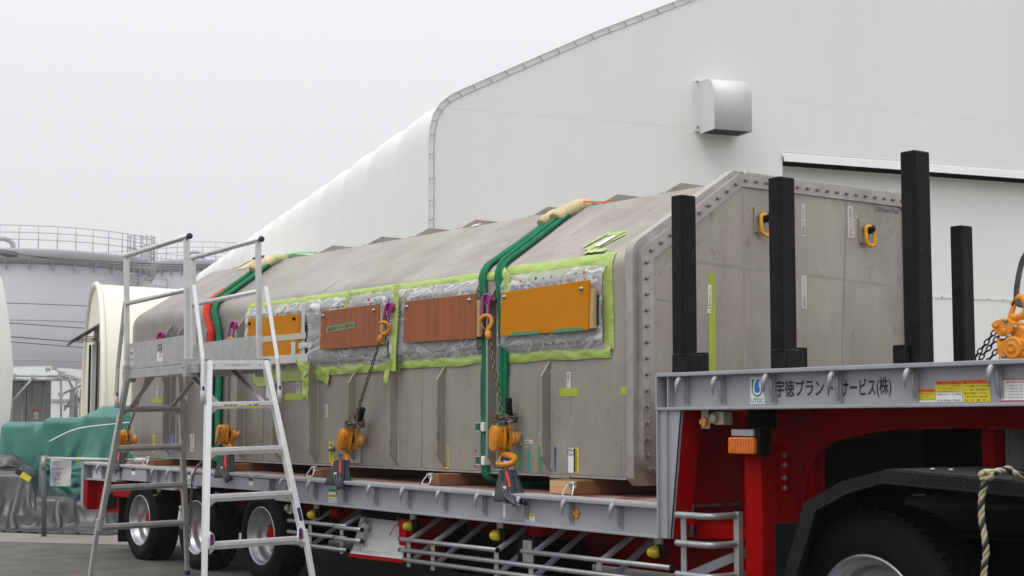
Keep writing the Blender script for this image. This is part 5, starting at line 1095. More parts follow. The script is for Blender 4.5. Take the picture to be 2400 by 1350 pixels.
c = S(2320, 1057, 7.2); MB().box((c.x - .05, 7.2, c.z - .12), (c.x + .03, 7.3, c.z + .12)).build('neck_bracket', 'red', tr)
c = S(2370, 1050, 7.45); MB().box((c.x - .14, 7.45, c.z - .2), (c.x + .5, 7.5, c.z + .12)).build('coupler_panel', 'contpaint', tr)
chain([S(2364, 1030, 7.4), S(2366, 1075, 7.4)], pitch=.03, L=.04, Wd=.026, r=.0035).build('safety_chain', 'galv', tr, kind='stuff')
# landing leg with bolted bracket
a = S(1745, 1250, 6.58); b = S(1785, 1250, 6.58)
MB().box((a.x, 6.58, .0), (b.x, 6.74, 1.27)).build('landing_leg', 'red', tr, bevel=.012); MB().box((a.x - .03, 6.55, 0.0), (b.x + .03, 6.78, .45)).build('landing_leg_sleeve', 'red', tr, bevel=.012)
a = S(1815, 1100, 6.78); b = S(1852, 1100, 6.78); zt1_ = S(1830, 1036, 6.78).z; zb1_ = S(1830, 1158, 6.78).z
MB().box((a.x + .05, 6.74, zb1_), (b.x, 6.79, zt1_)).build('bolt_bracket', 'red', tr, bevel=.004); MB().box((a.x - .03, 6.77, zb1_ + .03), (a.x + .05, 6.80, zt1_ - .06)).build('bolt_bracket', 'red', tr, bevel=.004)
for py in (1066, 1090, 1120, 1144): MB().lathe([(.016, 0), (.016, .012), (.01, .014), (.01, .022), (0, .022)], S(1841, py, 6.74), -YP, 6, smooth=False).build('bracket_bolt', 'bolt', tr)
MB().box((a.x - .1, 6.82, .75), (ap[0].x, 6.90, .79)).build('neck_crossbar', 'red', tr)
# indicator lamp, reflector, socket under the neck
la = S(1716, 1063, 6.50); lb = S(1776, 1025, 6.50)
lt = MB().box((la.x + .01, 6.50, la.z - .01), (lb.x + .015, 6.60, lb.z + .055)).build('indicator_housing', 'black', tr, bevel=.008); MB().box((la.x + .03, 6.60, lb.z + .05), (lb.x, 6.66, GZ0)).build('indicator_bracket', 'black_matt', tr)
MB().box((la.x, 6.462, la.z), (lb.x, 6.50, lb.z)).build('indicator_lens', 'amber', lt, bevel=.01)
for k in range(9): x_ = la.x + .015 + k * (lb.x - la.x - .03) / 8; MB().box((x_ - .002, 6.459, la.z + .015), (x_ + .002, 6.462, lb.z - .012)).build('lens_ridge', 'amber', lt)
MB().box((la.x + .015, 6.478, lb.z + .006), (lb.x - .015, 6.50, lb.z + .045)).build('clear_lens', 'alu_dull', lt, bevel=.004)
rx = disc(1650, 989, 6.47, .032, 'amber', tr, 'side_reflector', m2='yellowlens'); c = S(1652, 975, 6.475); MB().box((c.x - .03, 6.474, c.z - .075), (c.x + .03, 6.48, GZ0)).build('reflector_bracket', 'gray_light', tr)
c = S(1684, 982, 6.5); t_ = MB().box((c.x - .02, 6.48, c.z - .035), (c.x + .06, 6.56, c.z + .045)).build('socket_box', 'ivory', tr, bevel=.005); MB().lathe([(.032, 0), (.032, .02), (.024, .026), (0, .026)], (c.x - .01, 6.48, c.z + .005), (-.25, -1, 0), 18).build('socket_cap', 'ivory', t_); MB().tube([(c.x - .015, 6.44, c.z), (c.x - .015, 6.44, c.z - .06)], .003, 5).build('cap_cord', 'ivory', t_)
# short curved guard below the step
for py, in ((1206,), (1272,), (1345,)):
    p0_ = S(1586, py, 6.36); p1_ = S(1727, py + (2 if py < 1300 else -12), 6.60); q_ = S(1668, py + 5, 6.385)
    MB().tube(smooth_path([p0_, V(((p0_.x * .6 + q_.x * .4), 6.362, p0_.z)), V((q_.x, 6.39, p0_.z)), V((p1_.x, 6.60, p0_.z))], 6), .020, 12).build('guard_rail', 'hookgray', tr)
zq = S(1604, 1206, 6.38).z; a = S(1604, 1300, 6.385)
MB().box((a.x - .022, 6.378, .2), (a.x + .022, 6.386, zq - .01)).build('guard_bracket', 'hookgray', tr)
a = S(1732, 1300, 6.6); MB().box((a.x - .026, 6.585, .2), (a.x + .014, 6.625, zq + .02)).build('guard_bracket', 'alu_dull', tr)
MB().bar((-6.95, 6.4, .44), (-6.5, 6.95, .74), .045, .05).build('guard_strut', 'gray', tr); MB().bar((-6.85, 6.42, .3), (-6.35, 6.95, .70), .045, .04).build('guard_strut', 'gray', tr)
# lettering and stickers on the neck
def gl(x0, x1, y0, y1, body, m='ink'):
    a = S(x0, (y0 + y1) / 2, YW - .0015); b = S(x1, (y0 + y1) / 2, YW - .0015); c = S((x0 + x1) / 2, y0, YW); d = S((x0 + x1) / 2, y1, YW)
    return text(body, m, tr, ((a.x + b.x) / 2, YW - .0015, (c.z + d.z) / 2), XP, ZZ, b.x - a.x, c.z - d.z, bold=.016)
gl(1818, 1953, 889, 930, '宇徳プラント'); gl(1970, 2052, 887, 928, 'サービス'); gl(2054, 2089, 883, 931, '(株)')
o, c, w_, h_ = sticker(1759, 884, 1792, 947, YW, 'white', tr, 'logo_plate'); w2 = w_ / 2 * .76; zt2 = c.z + h_ * .42; zb2 = c.z - h_ * .20
def lg(poly, m, dy, nm='logo_shape'): MB().add([(c.x + x * w2, c.y - dy, zb2 + z * (zt2 - zb2)) for x, z in poly], [tuple(range(len(poly)))]).build(nm, m, o)
lg([(-1, 1), (1, 1), (1, .45)] + [(cos(a), .45 + .5 * sin(a)) for a in [-i * pi / 12 for i in range(1, 12)]] + [(-1, .45)], 'greenprint', .0004)
lg([(-.45, 1.0), (.75, 1.0), (.8, .45)] + [(.8 * cos(a), .42 + .38 * sin(a)) for a in [-i * pi / 10 for i in range(1, 10)]] + [(-.8, .45), (-.7, .75)], 'white', .0007)
lg([(0.05, 1.0), (.6, 1.0), (.3, .8), (.35, .6), (.6, .4), (.4, .22), (0, .16), (-.38, .25), (-.5, .5), (-.35, .8)], 'blueprint', .001)
lg([(.75, 1.0), (1, 1.0), (1, .45), (.8, .1), (.88, .6)], 'greenprint', .001)
text('UTOC', 'tealink', o, (c.x, c.y - .0005, c.z - h_ * .37), XP, ZZ, w_ * .86, h_ * .17, bold=.01)
tst(2154, 911, 2193, 943, 'white', parts=((0, 1, 0, .26, 'orangeprint', '▲ドライバーの皆様へ', .5), (0, 1, .26, .84, 'yellowtape', '積載物の固縛は確実に|締め具の点検を行い|安全を確認すること|走行中は注意', .5)))
tst(2194.5, 892, 2256, 943, 'white', parts=((0, 1, 0, .19, 'orangeprint', '▲警告 ドライバーの皆さんへ', .5), (0, 1, .19, .55, 'yellowtape', 'スプリングブレーキの保持時は|タイヤ止めを使用すること|または必要な処置をとること', .5), (0, 1, .56, .98, 'white', '左側 ブレーキ 右側||日本車輌工業会', .5)))
tst(2257.5, 890, 2322, 943, 'yellowtape', parts=((0, 1, 0, .18, 'orangeprint', '▲ドライバーの皆さんへ', .5), (0, 1, .2, .98, 'yellowtape', 'トラクタとの連結時、エア圧が不足する場合|はトレーラ側にエア漏れの可能性がある|部分を点検してください。|エア漏れのまま走行すると重大な事故に|なります。', .5)))
o, c, w_, h_ = sticker(2344, 887, 2440, 941, YW, mat('crimson_print', (.5, .01, .07), .5), tr, 'sticker')
MB().box((c.x - w_ / 2 + .006, c.y, c.z - h_ / 2 + .006), (c.x + w_ / 2 - .006, c.y + .001, c.z + h_ / 2 - .006)).build('print_panel', 'white', o)
text('連結分離時の注意事項', 'redprint', o, (c.x - .02, c.y - .001, c.z + h_ * .36), XP, ZZ, w_ * .5, h_ * .11)
for k in range(5): text('1. トレーラを連結する前に点検 ─ ○△□ ─ 確認', 'greyink', o, (c.x - .01, c.y - .001, c.z + h_ * (.2 - .13 * k)), XP, ZZ, w_ * .8, h_ * .07)
# ================================================================== TIMBERS UNDER THE LOAD
def timber(x0, x1, y0, lab_, light=False, handle=True, hl=None):
    zt0 = zt_((x0 + x1) / 2) + .0005; t = thing('timber_bearer', lab_, 'timber', ((x0 + x1) / 2, y0, zt0), 'timber bearers under the steel box')
    MB().box((x0, y0, zt0), (x1, 9.3, ZB - .022)).build('timber_beam', 'timber', t, bevel=.006); MB().box((x0 + .006, y0 - .003, zt0 + .006), (x1 - .006, y0 + .001, ZB - .028)).build('end_grain', 'timber_end' if light else 'timber', t)
    if handle:
        hx = hl if hl else x0 + .04; zc = zt0 + .07
        MB().box((hx - .035, y0 - .012, zc - .022), (hx + .035, y0 - .003, zc + .026)).build('handle_plate', 'alu_dull', t, bevel=.003)
        MB().tube([(hx - .035, y0 - .02, zc + .01), (hx + .035, y0 - .02, zc + .01)], .012, 8).build('handle_hinge', 'alu_dull', t)
        dn = -.075 if hl else -.06
        MB().tube(smooth_path([(hx - .028, y0 - .022, zc + .01), (hx - .05, y0 - .05, zc + dn * .6), (hx - .04, y0 - .06, zc + dn), (hx + .04, y0 - .06, zc + dn), (hx + .05, y0 - .05, zc + dn * .6), (hx + .028, y0 - .022, zc + .01)], 3), .0055, 7).build('handle_loop', 'alu', t)
    return t
xA = S(1288, 1140, 6.62).x; xB = S(1345, 1140, 6.62).x
timber(xA, xB, 6.62, 'light-ended timber bearer nearest the bolted end of the box, with a wire handle', True, hl=xB - .0)
xB = S(1028, 1125, 6.6).x; timber(xB - .13, xB, 6.6, 'timber bearer with raised handle just left of the front green slings')
xB = S(752, 1105, 6.6).x; timber(xB - .13, xB, 6.6, 'timber bearer with handle behind the hoist with the upright black lever')
xB = S(545, 1090, 6.6).x; timber(xB - .13, xB, 6.6, 'timber bearer behind the nearer ladder legs', handle=False)
xB = S(360, 1080, 6.6).x; timber(xB - .13, xB, 6.6, 'rearmost timber bearer with a handle, near the trailer tail')
# ================================================================== BLACK STANCHIONS ON THE NECK
def stake(x, y, ztop, lab_, block):
    t = thing('black_stanchion', lab_, 'stanchion', (x, y, GZ1 - .004), 'black stanchions on the gooseneck')
    MB().box((x - .05, y - .0625, GZ1 - .004), (x + .05, y + .0625, ztop)).build('post_tube', 'black', t, bevel=.01)
    mb = MB()
    for k in range(9):
        zz = random.uniform(GZ1 + .15, ztop - .05); l = random.uniform(.004, .03)
        if k % 2: xx = x + random.uniform(-.035, .035); mb.box((xx, y - .0632, zz), (xx + .0012 + .001 * (k % 3), y - .0620, zz + l))
        else: yy = y + random.uniform(-.04, .04); mb.box((x + .0495, yy, zz), (x + .0507, yy + .0014 + .001 * (k % 3), zz + l))
    mb.build('scuff_marks', M.setdefault('scuff', mat('scuffed_paint', (.05, .05, .055), .6)), t, kind='stuff')
    if block:
        bx0, bx1, by0, by1, bz = block; MB().box((bx0, by0, GZ1 - .003), (bx1, by1, bz)).build('socket_block', 'black', t, bevel=.006)
        mb = MB(); mb.tube([(bx0 + .01, by0 - .001, bz - .002), (bx1 - .02, by0 - .001, bz - .002)], .005, 5); mb.tube([(bx1 - .012, by0 - .001, GZ1), (bx1 - .012, by0 - .001, bz - .01)], .004, 5); mb.build('weld_bead', 'black', t)
        MB().box((bx0 + .05, by1 - .0, GZ1 - .003), (bx1 - .01, by1 + .05, bz + .015)).build('backing_plate', 'black', t, bevel=.004)
    return t
def px_x(px, Y): return S(px, 800, Y).x
yb = 6.41
for px, lb_, tp_, y in ((1598, 'black post nearest the bolted corner of the steel box', 455, 6.60), (1829, 'black post left of the blue and green logo, before the cover', 412, 6.60)):
    c = S(px, tp_, y - .06); x0 = S(px - 23.5, 860, yb).x; x1 = S(px + 16, 860, yb).x
    stake(c.x - .05, y, c.z, lb_, (x0, x1, yb, yb + .13, GZ1 + .11))
c = S(2144.5, 350, 6.5); x0 = S(2089, 850, 6.46).x; stake(c.x - .05, 6.56, c.z, 'tallest-looking black post at the right edge of the cover', (x0, c.x - .055, 6.47, 6.6, GZ1 + .105))
c = S(2254, 527, 8.84); stake(c.x - .05, 8.9, c.z, 'short-looking far black post against the white wall', None)
# ================================================================== LEVER HOISTS
def hook_path(s=1.0, flip=1): return [V((x * flip * s, 0, z * s)) for x, z in ((0, 0), (.004, -.022), (.030, -.048), (.046, -.080), (.040, -.115), (.012, -.136), (-.020, -.134), (-.044, -.116), (-.058, -.098))]
def hoist(lab_, bx, bz, tilt, yaw, handle, top, bottom, chainpts=None, loose=None, lever=True):
    # bx,bz: body centre on the plane in front of the box; built in its own frame, then turned
    Yb = 6.66; t = thing('lever_hoist', lab_, 'chain hoist', (bx, Yb, bz), 'orange lever hoists tensioning the load')
    R = Matrix.Rotation(yaw, 4, 'Z') @ Matrix.Rotation(tilt, 4, 'Y')
    def put(mb): mb.v = [tuple(V((bx, Yb, bz)) + R @ V(v)) for v in mb.v]; return mb
    def W(p): return V((bx, Yb, bz)) + R @ V(p)
    sta = [(.048 * cos(a), .045 + .048 * sin(a)) for a in [i * pi / 8 for i in range(9)]] + [(.048 * cos(a), -.045 + .048 * sin(a)) for a in [pi + i * pi / 8 for i in range(9)]]
    b = put(MB().prism(sta, 1, -.10, -.035, True)).build('gear_cover', 'hoist', t, bevel=.006)
    s2_ = [(x * .66, z * .76) for x, z in sta]; put(MB().prism(s2_, 1, -.106, -.098, True)).build('cover_boss', 'hoist', b, bevel=.003)
    s3_ = [(x * .40, z * .56) for x, z in sta]; put(MB().prism(s3_, 1, -.109, -.105, True)).build('cover_boss', 'hoist', b, bevel=.002)
    put(MB().prism(rounded([(-.055, -.085), (.06, -.085), (.075, 0), (.06, .09), (-.055, .09)], .02, 4), 1, -.036, -.022)).build('side_plate', 'hoist', t, bevel=.002)
    put(MB().prism(rounded([(-.05, -.08), (.06, -.08), (.07, 0), (.05, .085), (-.05, .085)], .02, 4), 1, .012, .028)).build('side_plate', 'hoist', t, bevel=.002)
    put(MB().lathe([(.034, -.022), (.034, .012)], (0.015, 0, .01), YP, 18)).build('load_sheave', 'dark', t)
    for x, z in ((.045, .06), (.05, -.06), (-.035, -.07), (-.03, .075)): put(MB().lathe([(.011, 0), (.011, .012), (.006, .014), (0, .014)], (x, -.036, z), -YP, 6, smooth=False)).build('cover_nut', 'bolt', t)
    put(MB().lathe([(.05, .028), (.056, .036), (.056, .055), (.044, .06), (.044, .074), (.050, .078), (.050, .10), (.03, .105), (0, .105)], (0.03, 0, .0), YP, 20)).build('brake_cover', 'hoist', t)
    put(MB().lathe([(.0455, .0625), (.0455, .072)], (0.03, 0, 0), YP, 20)).build('white_ring', 'white', t)
    if handle is not None:
        ha = handle; d = V((sin(ha), 0, cos(ha))); put(MB().bar(V((.03, .045, 0)) + d * .03, V((.03, .045, 0)) + d * .15, .03, .02, up=(0, 1, 0))).build('lever_arm', 'hoist', t, bevel=.004)
        put(MB().tube([V((.03, .045, 0)) + d * x for x in (.115, .15)], .021, 10)).build('lever_band', 'white', t)
        h_ = put(MB().tube([V((.03, .045, 0)) + d * x for x in (.148, .16, .20, .25, .285, .295)], [.020, .024, .023, .024, .027, .019], 12)).build('lever_grip', 'black', t)
        mb = MB()
        for q in range(6): mb.lathe([(.0250, 0), (.0262, .004), (.0250, .008)], V((.03, .045, 0)) + d * (.17 + q * .018), d, 12)
        put(mb).build('grip_ribs', 'rubber', t, kind='stuff')
    # lower swivel and hook
    low = W((.0, -.005, -.10)); hz = (V(bottom) - low); hdir = hz.normalized()
    MB().tube([W((0, -.005, -.075)), low, low + hdir * .02], [.028, .022, .020], 10).build('swivel_neck', 'hoist', t)
    def place_hook(base, dr_, s, name, gate=True, sgn=1):
        z_ = -V(dr_).normalized(); x_ = V((.80, .6, 0)); x_ = (x_ - z_ * x_.dot(z_)).normalized() * sgn
        pts = smooth_path([V(base) + x_ * p.x + z_ * p.z for p in hook_path(s)], 4); n = len(pts)
        o = MB().tube(pts, [s * (.0095 + .0115 * sin(pi * min(1, .12 + i / (n - 1) * .86))) for i in range(n)], 9, flat=.8).build(name, 'hoist', t)
        if gate: MB().bar(V(base) + z_ * (-.018 * s) - x_ * (.012 * s), pts[-1] + x_ * .006, .010 * s, .004).build('safety_latch', 'hoist', o)
        return pts
    place_hook(low + hdir * .012, hdir, 1.32, 'lower_hook')
    tp = V(top); end = W((.01, -.005, .10)); cd_ = (tp - end); up_ = cd_.normalized(); hb = tp - up_ * .125
    if top[2] > bz:
        MB().tube([hb - up_ * .055, hb - up_ * .03, hb, hb + up_ * .012], [.020, .026, .026, .018], 10).build('swivel_neck', 'hoist', t); place_hook(hb, up_, .95, 'upper_hook')
    chain([end - up_ * .04, hb - up_ * .05]).build('load_chain', 'chain', t, kind='stuff')
    if loose: chain(smooth_path([V(p) for p in loose], 5)).build('slack_chain', 'chain', t, kind='stuff')
    return t, W
H1 = S(1180, 1027, 6.66); H2 = S(820, 1030, 6.66); H3 = S(533, 1018, 6.66); H4 = S(296, 1027, 6.66)
def wrapc(c, r=.085):
    P = []
    for k in range(30):
        a = k * .75; P.append(V(c) + V((r * cos(a), r * .8 * sin(a) - .01, .014 * sin(k * 1.7) + .0012 * k)))
    return P
hoist('orange lever hoist in front of the green slings, black lever up, chain wrapped round it', H1.x, H1.z, .06, .0, -.16, HOOKPT[0], S(1185, 1075, 6.62), loose=wrapc(V((H1.x + .02, 6.68, H1.z + .125))))
hoist('orange lever hoist hanging aslant below the second board, with black lever raised to the right', H2.x, H2.z, .35, .0, .0, HOOKPT[1], S(803, 1075, 6.60), loose=wrapc(V((H2.x + .06, 6.68, H2.z + .11))))
hoist('orange lever hoist between the nearer ladder legs, slack chain hanging past the beam', H3.x, H3.z, .15, 0, pi * .98, HOOKPT[2], S(528, 1062, 6.58), loose=[V((H3.x + .05, 6.56, H3.z + .05)), V((H3.x + .03, 6.5, H3.z - .15)), V((H3.x - .03, 6.34, H3.z - .35)), V((H3.x - .06, 6.32, H3.z - .75)), V((H3.x - .08, 6.32, H3.z - 1.05))])
hoist('orange lever hoist nearest the trailer tail, behind the farther ladder', H4.x, H4.z, .5, 0, None, HOOKPT[3], S(284, 1058, 6.58), loose=[V((H4.x + .1, 6.64, H4.z - .02)), V((H4.x + .16, 6.6, H4.z - .2)), V((H4.x + .22, 6.56, H4.z - .31)), V((H4.x + .4, 6.55, H4.z - .33)), V((H4.x + .58, 6.56, H4.z - .3))])
# ================================================================== PAD BUNDLES WITH WIRE LOOPS ON THE ROPE HOOKS
def padset(lab_, T, Bm, hookp, seed, s=1.0, n_=4):
    t = thing('pad_bundle', lab_, 'pad bundle', T, 'rubber pad bundles with wire rope loops'); T = V(T); Bm = V(Bm); d = Bm - T; perp = V((FH.x, FH.y, 0)); k = 0
    for (dx0, dx1, w0, w1, ln, m_, dep) in ((-.02, -.04, .04, .10, .92, 'pad', 0), (.012, .02, .02, .05, .98, 'pad', .02), (.03, .05, .03, .035, 1.05, 'padblue', -.015), (.045, .075, .05, .07, 1.0, 'pad', .03), (.06, .115, .02, .025, 1.02, 'padblue', .01))[:n_]:
        P = []
        for i in range(9):
            f = i / 8; row = []; c = T + d * (f * ln) + RT * ((dx0 + (dx1 - dx0) * f) * s) + perp * dep; w_ = (w0 + (w1 - w0) * f) * s; bow = .035 * sin(pi * f) 
            for j in range(7): g_ = j / 6 - .5; row.append(c + RT * (g_ * w_) - perp * (bow + .03 * cos(g_ * 3.1) + .01 * noise.noise(V((f * 2, g_ * 2, seed + k)))) + ZZ * (.012 * noise.noise(V((f * 3, g_ * 3, seed + k + 5)))))
            P.append(row)
        MB().grid(P).build('rubber_flap', m_, t, solid=.009); k += 1
    for q in (-.010, .004, .018):
        MB().tube(smooth_path([T + RT * q + ZZ * .06, T + RT * q - perp * .03, T + d * .45 + RT * (q * 1.6 - .01) - perp * .075, T + d * .8 + RT * (q * 1.2 + .01) - perp * .07, V(hookp) + RT * q * .5 - perp * .02], 5), .006, 7).build('wire_loop', 'wire', t)
    MB().tube(smooth_path([T + RT * .008 - perp * .035 - ZZ * .0, T + d * .25 + RT * .018 - perp * .07, T + d * .5 + RT * .026 - perp * .085], 4), .011, 8).build('red_wrap', 'redprint', t)
    c = T + d * .5 - RT * .012 - perp * .085; MB().obox(c, RT * .012, perp * .003, ZZ * .014).build('rope_tag', 'white', t)
    return t
padset('dark pad bundle with red wrap below the hoist at the front green slings', S(1184, 1105, 6.58), S(1190, 1182, 6.32), S(1218, 1187, 6.35), 1, 1.05, 5)
padset('dark pad bundle below the slanting hoist, left of the tool box', S(797, 1080, 6.56), S(787, 1142, 6.32), S(793, 1148, 6.35), 4, 1.0, 5)
padset('dark pad bundle with a long flap between the nearer ladder legs', S(528, 1070, 6.56), S(525, 1125, 6.32), S(532, 1132, 6.35), 7, 1.0, 4)
padset('small dark pad bundle beside the farther ladder leg', S(280, 1060, 6.56), S(270, 1102, 6.32), S(274, 1108, 6.35), 9, .85, 4)
# ================================================================== ALUMINIUM WORK PLATFORM
PT = thing('work_platform', 'aluminium folding work platform with two ladders and handrails standing in front of the trailer', 'work platform', (-11.9083, 5.6141, 0), local=True)
psi, a_, w_p, hr, f_, g_, d_, e_, hd = -.0864, .7545, .3024, 2.8664, 1.4299, .4554, .9841, .2327, 1.8735
PT.matrix_world = Matrix.Translation((-11.9083, 5.6141, 0)) @ Matrix.Rotation(psi, 4, 'Z') @ Matrix(((1, 0, -.0068, 0), (0, 1, -.0231, 0), (.0068, .0231, 1, 0), (0, 0, 0, 1)))
def lp(sx, sy, z): t = z / hd; return V((sx * (f_ + (d_ - f_) * t), sy * (g_ + (e_ - g_) * t), z))
for sx in (-1, 1):
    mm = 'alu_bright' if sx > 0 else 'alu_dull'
    for sy in (-1, 1):
        lo = lp(sx, sy, .03); hi = lp(sx, sy, hd); mid = lp(sx, sy, .46)
        leg = MB().bar(mid, hi, .042, .066, up=(sx * 1.0, 0, .25)).build('leg', mm, PT, bevel=.003)
        MB().bar(lo, mid + V((0, 0, .1)), .034, .052, up=(sx * 1.0, 0, .25)).build('extension_leg', mm, leg, bevel=.003)
        mb = MB(); dleg = (mid - lo).normalized(); outn = V((sx, 0, .25)).normalized()
        for q in range(8): c = lo + dleg * (.06 + q * .045) + outn * .0255; mb.obox(c, dleg * .007, dleg.cross(outn) * .007, outn * .0008)
        mb.build('adjustment_holes', 'dark', leg, kind='stuff')
        MB().obox(lo - V((0, 0, .012)), V((.03, 0, 0)), V((0, .022, 0)), V((0, 0, .022))).build('foot', 'navy', leg, bevel=.006)
        # height-lock lever
        c = lp(sx, sy, .52) + V((sx * .03, -sy * .035, 0)); MB().prism([(c.y - .028, c.z - .05), (c.y + .028, c.z - .05), (c.y + .02, c.z + .05), (c.y - .01, c.z + .075)], 0, c.x - .012, c.x + .012).build('lock_bracket', 'alu_bright', leg, bevel=.003)
        MB().prism([(c.y - .012, c.z - .03), (c.y + .018, c.z - .02), (c.y + .01, c.z + .055), (c.y - .012, c.z + .05)], 0, c.x + sx * .012, c.x + sx * .02).build('lock_lever', 'plum', leg)
        if sy > 0: MB().bar(lp(sx, sy, .62) + outn * .032, lp(sx, sy, .72) + outn * .032, .028, .004, up=(sx, 0, .25)).build('blue_sticker', 'navy', leg)
    for k in range(4):
        z = .4973 + .3483 * k; p = lp(sx, -1, z); q = lp(sx, 1, z)
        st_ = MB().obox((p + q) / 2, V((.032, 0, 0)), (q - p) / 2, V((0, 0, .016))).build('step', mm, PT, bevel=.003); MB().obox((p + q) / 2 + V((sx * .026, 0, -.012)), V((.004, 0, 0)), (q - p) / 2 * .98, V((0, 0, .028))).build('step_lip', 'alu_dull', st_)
        mb = MB()
        for sy in (-1, 1):
            c = lp(sx, sy, z); c.y -= sy * .02; mb.prism([(c.y, z - .01), (c.y - sy * .075, z - .012), (c.y, z - .075)], 0, c.x + sx * .026, c.x + sx * .031)
            for dy, dz in (): mb.lathe([(.007, 0), (.005, .004)], (c.x + sx * .031, c.y - sy * .01 + sy * dy, z + dz), XP * sx, 6)
        mb.build('gusset', 'alu_dull', st_, kind='stuff')
        if k == 3:
            for yy, tx_ in ((-.10, '昇降面'), (.08, '注意')):
                MB().obox(V((p.x + sx * .0305, yy, z - .012)), V((.0006, 0, 0)), V((0, .065, 0)), V((0, 0, .016))).build('step_sticker', 'yellowtape' if sx > 0 else 'navy', st_)
                text(tx_, 'ink' if sx > 0 else 'white', st_, (p.x + sx * .0325, yy, z - .012), YP * sx if sx > 0 else YP, ZZ, .11, .02)
# deck frame and decking
zd = 1.86
MB().box((-.86, -w_p + .03, zd - .03), (.90, w_p - .03, zd)).build('deck_board', 'alu_dull', PT)
for sy in (-1, 1): MB().box((-.90, sy * w_p - .015, zd - .07), (.93, sy * w_p + .015, zd + .005)).build('deck_beam', 'alu_dull', PT, bevel=.003)
fb_ = MB().box((.965, -e_ - .035, zd - .05), (.99, e_ + .035, zd + .018)).build('front_beam', 'alu_bright', PT, bevel=.003); MB().box((-.99, -e_ - .03, zd - .05), (-.965, e_ + .03, zd + .015)).build('rear_beam', 'alu_dull', PT, bevel=.003)
text('ﾜﾝﾀｯﾁ式作業台 ALUMI', 'greyink', fb_, (.9915, 0.0, zd - .014), YP, ZZ, .2, .018)
for y in (-.19, .19): MB().lathe([(.007, 0), (.005, .004)], (.99, y, zd - .016), XP, 8).build('rivet', 'bolt', fb_)
for sy in (-1, 1):
    MB().box((.955, sy * (e_ + .02) - .022, zd - .01), (1.0, sy * (e_ + .02) + .022, zd + .03)).build('corner_cap', 'navy', PT, bevel=.006)
    MB().box((.985, sy * (e_ + .025) - .02, zd - .28), (1.012, sy * (e_ + .025) + .02, zd + .015)).build('hinge_plate', 'alu_bright', PT, bevel=.003)
    # toe boards
    tbd = MB().box((-.74, sy * w_p - .008, zd + .012), (.75, sy * w_p + .004, zd + .235)).build('toe_board', 'alu_dull', PT, bevel=.002)
    if sy < 0:
        y = -w_p - .0095; MB().box((-.72, y, zd + .04), (-.60, y + .001, zd + .19)).build('label', 'faded', tbd); text('作業床|最大'.replace('|', ''), 'greyink', tbd, (-.66, y - .001, zd + .15), XP, ZZ, .09, .03); text('150kg', 'greyink', tbd, (-.66, y - .001, zd + .09), XP, ZZ, .09, .03)
        MB().box((.02, y, zd + .14), (.12, y + .001, zd + .19)).build('label', 'ink', tbd); text('検査', 'faded', tbd, (.07, y - .001, zd + .165), XP, ZZ, .08, .035)
        MB().box((.0, y, zd + .05), (.14, y + .001, zd + .125)).build('label', 'white', tbd); text('14', 'ink', tbd, (.09, y - .001, zd + .095), XP, ZZ, .05, .03); MB().box((.07, y - .0012, zd + .115), (.13, y, zd + .123)).build('label_stripe', 'redprint', tbd)
    # guard rail posts, top rail, mid rail
    hrl = 1.0
    for sx in (-1, 1):
        x = sx * a_; MB().box((x - .021, sy * w_p - sy * .0 - .042 * (sy > 0) - .0, zd - .06), (x + .021, sy * w_p + .042 * (sy < 0) * 0 + (.0 if sy > 0 else .0) + (-.042 if sy < 0 else 0), hr - .02)).build('guard_post', 'alu', PT, bevel=.005)
        MB().box((x - .03, sy * w_p - .05, zd - .10), (x + .03, sy * w_p + .05, zd + .05)).build('post_socket', 'alu_dull', PT, bevel=.004)
        MB().tube([(x, sy * w_p - .06, zd - .02), (x, sy * w_p + .06, zd - .02)], .008, 6).build('lock_pin', 'bolt', PT)
    y = sy * w_p + (-.021 if sy < 0 else -.021)
    r_ = MB().tube([(-a_ - .07, y, hr), (a_ + .06, y, hr)], .0215, 14).build('top_rail', 'alu', PT); MB().lathe([(.024, 0), (.025, .02), (.020, .028), (0, .028)], (a_ + .055, y, hr), XP, 14).build('rail_cap', 'navy', r_)
    MB().tube([(-a_ - .0, y, hr - .42), (a_ - .0, y, hr - .42)], .0205, 14).build('mid_rail', 'alu', PT)
    # climbing stiles rising beside the ladders
    for sx in (-1, 1):
        lo = lp(sx, sy, hd - .28) + V((sx * .02, sy * .05, 0)); hi = V((sx * .86, sy * (w_p + .0), hd + .60)); mid = V((sx * 1.06, sy * (e_ + .075), hd + .02))
        s_ = MB().tube([lo + V((0, 0, .08)), mid, mid.lerp(hi, .3), hi], .026, 4, flat=.75).build('climbing_stile', 'alu_bright' if sx > 0 else 'alu_dull', PT, bevel=.003)
        MB().tube([lo - V((0, 0, .05)), lo + V((0, 0, .08))], .021, 6).build('stile_end', 'ivory' if False else 'faded', s_); MB().tube([lo + V((0, 0, .055)), lo + V((0, 0, .082))], .029, 4, flat=.75).build('stile_cap', 'navy', s_)
    # diagonal braces from deck to top step
    for sx in (-1, 1): MB().bar((sx * .40, sy * .20, zd - .04), V((lp(sx, sy, 1.54).x, sy * .19, 1.54)), .045, .014, up=(1, 0, .6)).build('brace', 'alu_dull', PT, bevel=.003)
for x in (-.2, .1): MB().tube(smooth_path([(x, -.2, zd - .03), (x + .01, -.2, zd - .10), (x + .035, -.2, zd - .11)], 3), .004, 5).build('hanger_hook', 'bolt', PT)
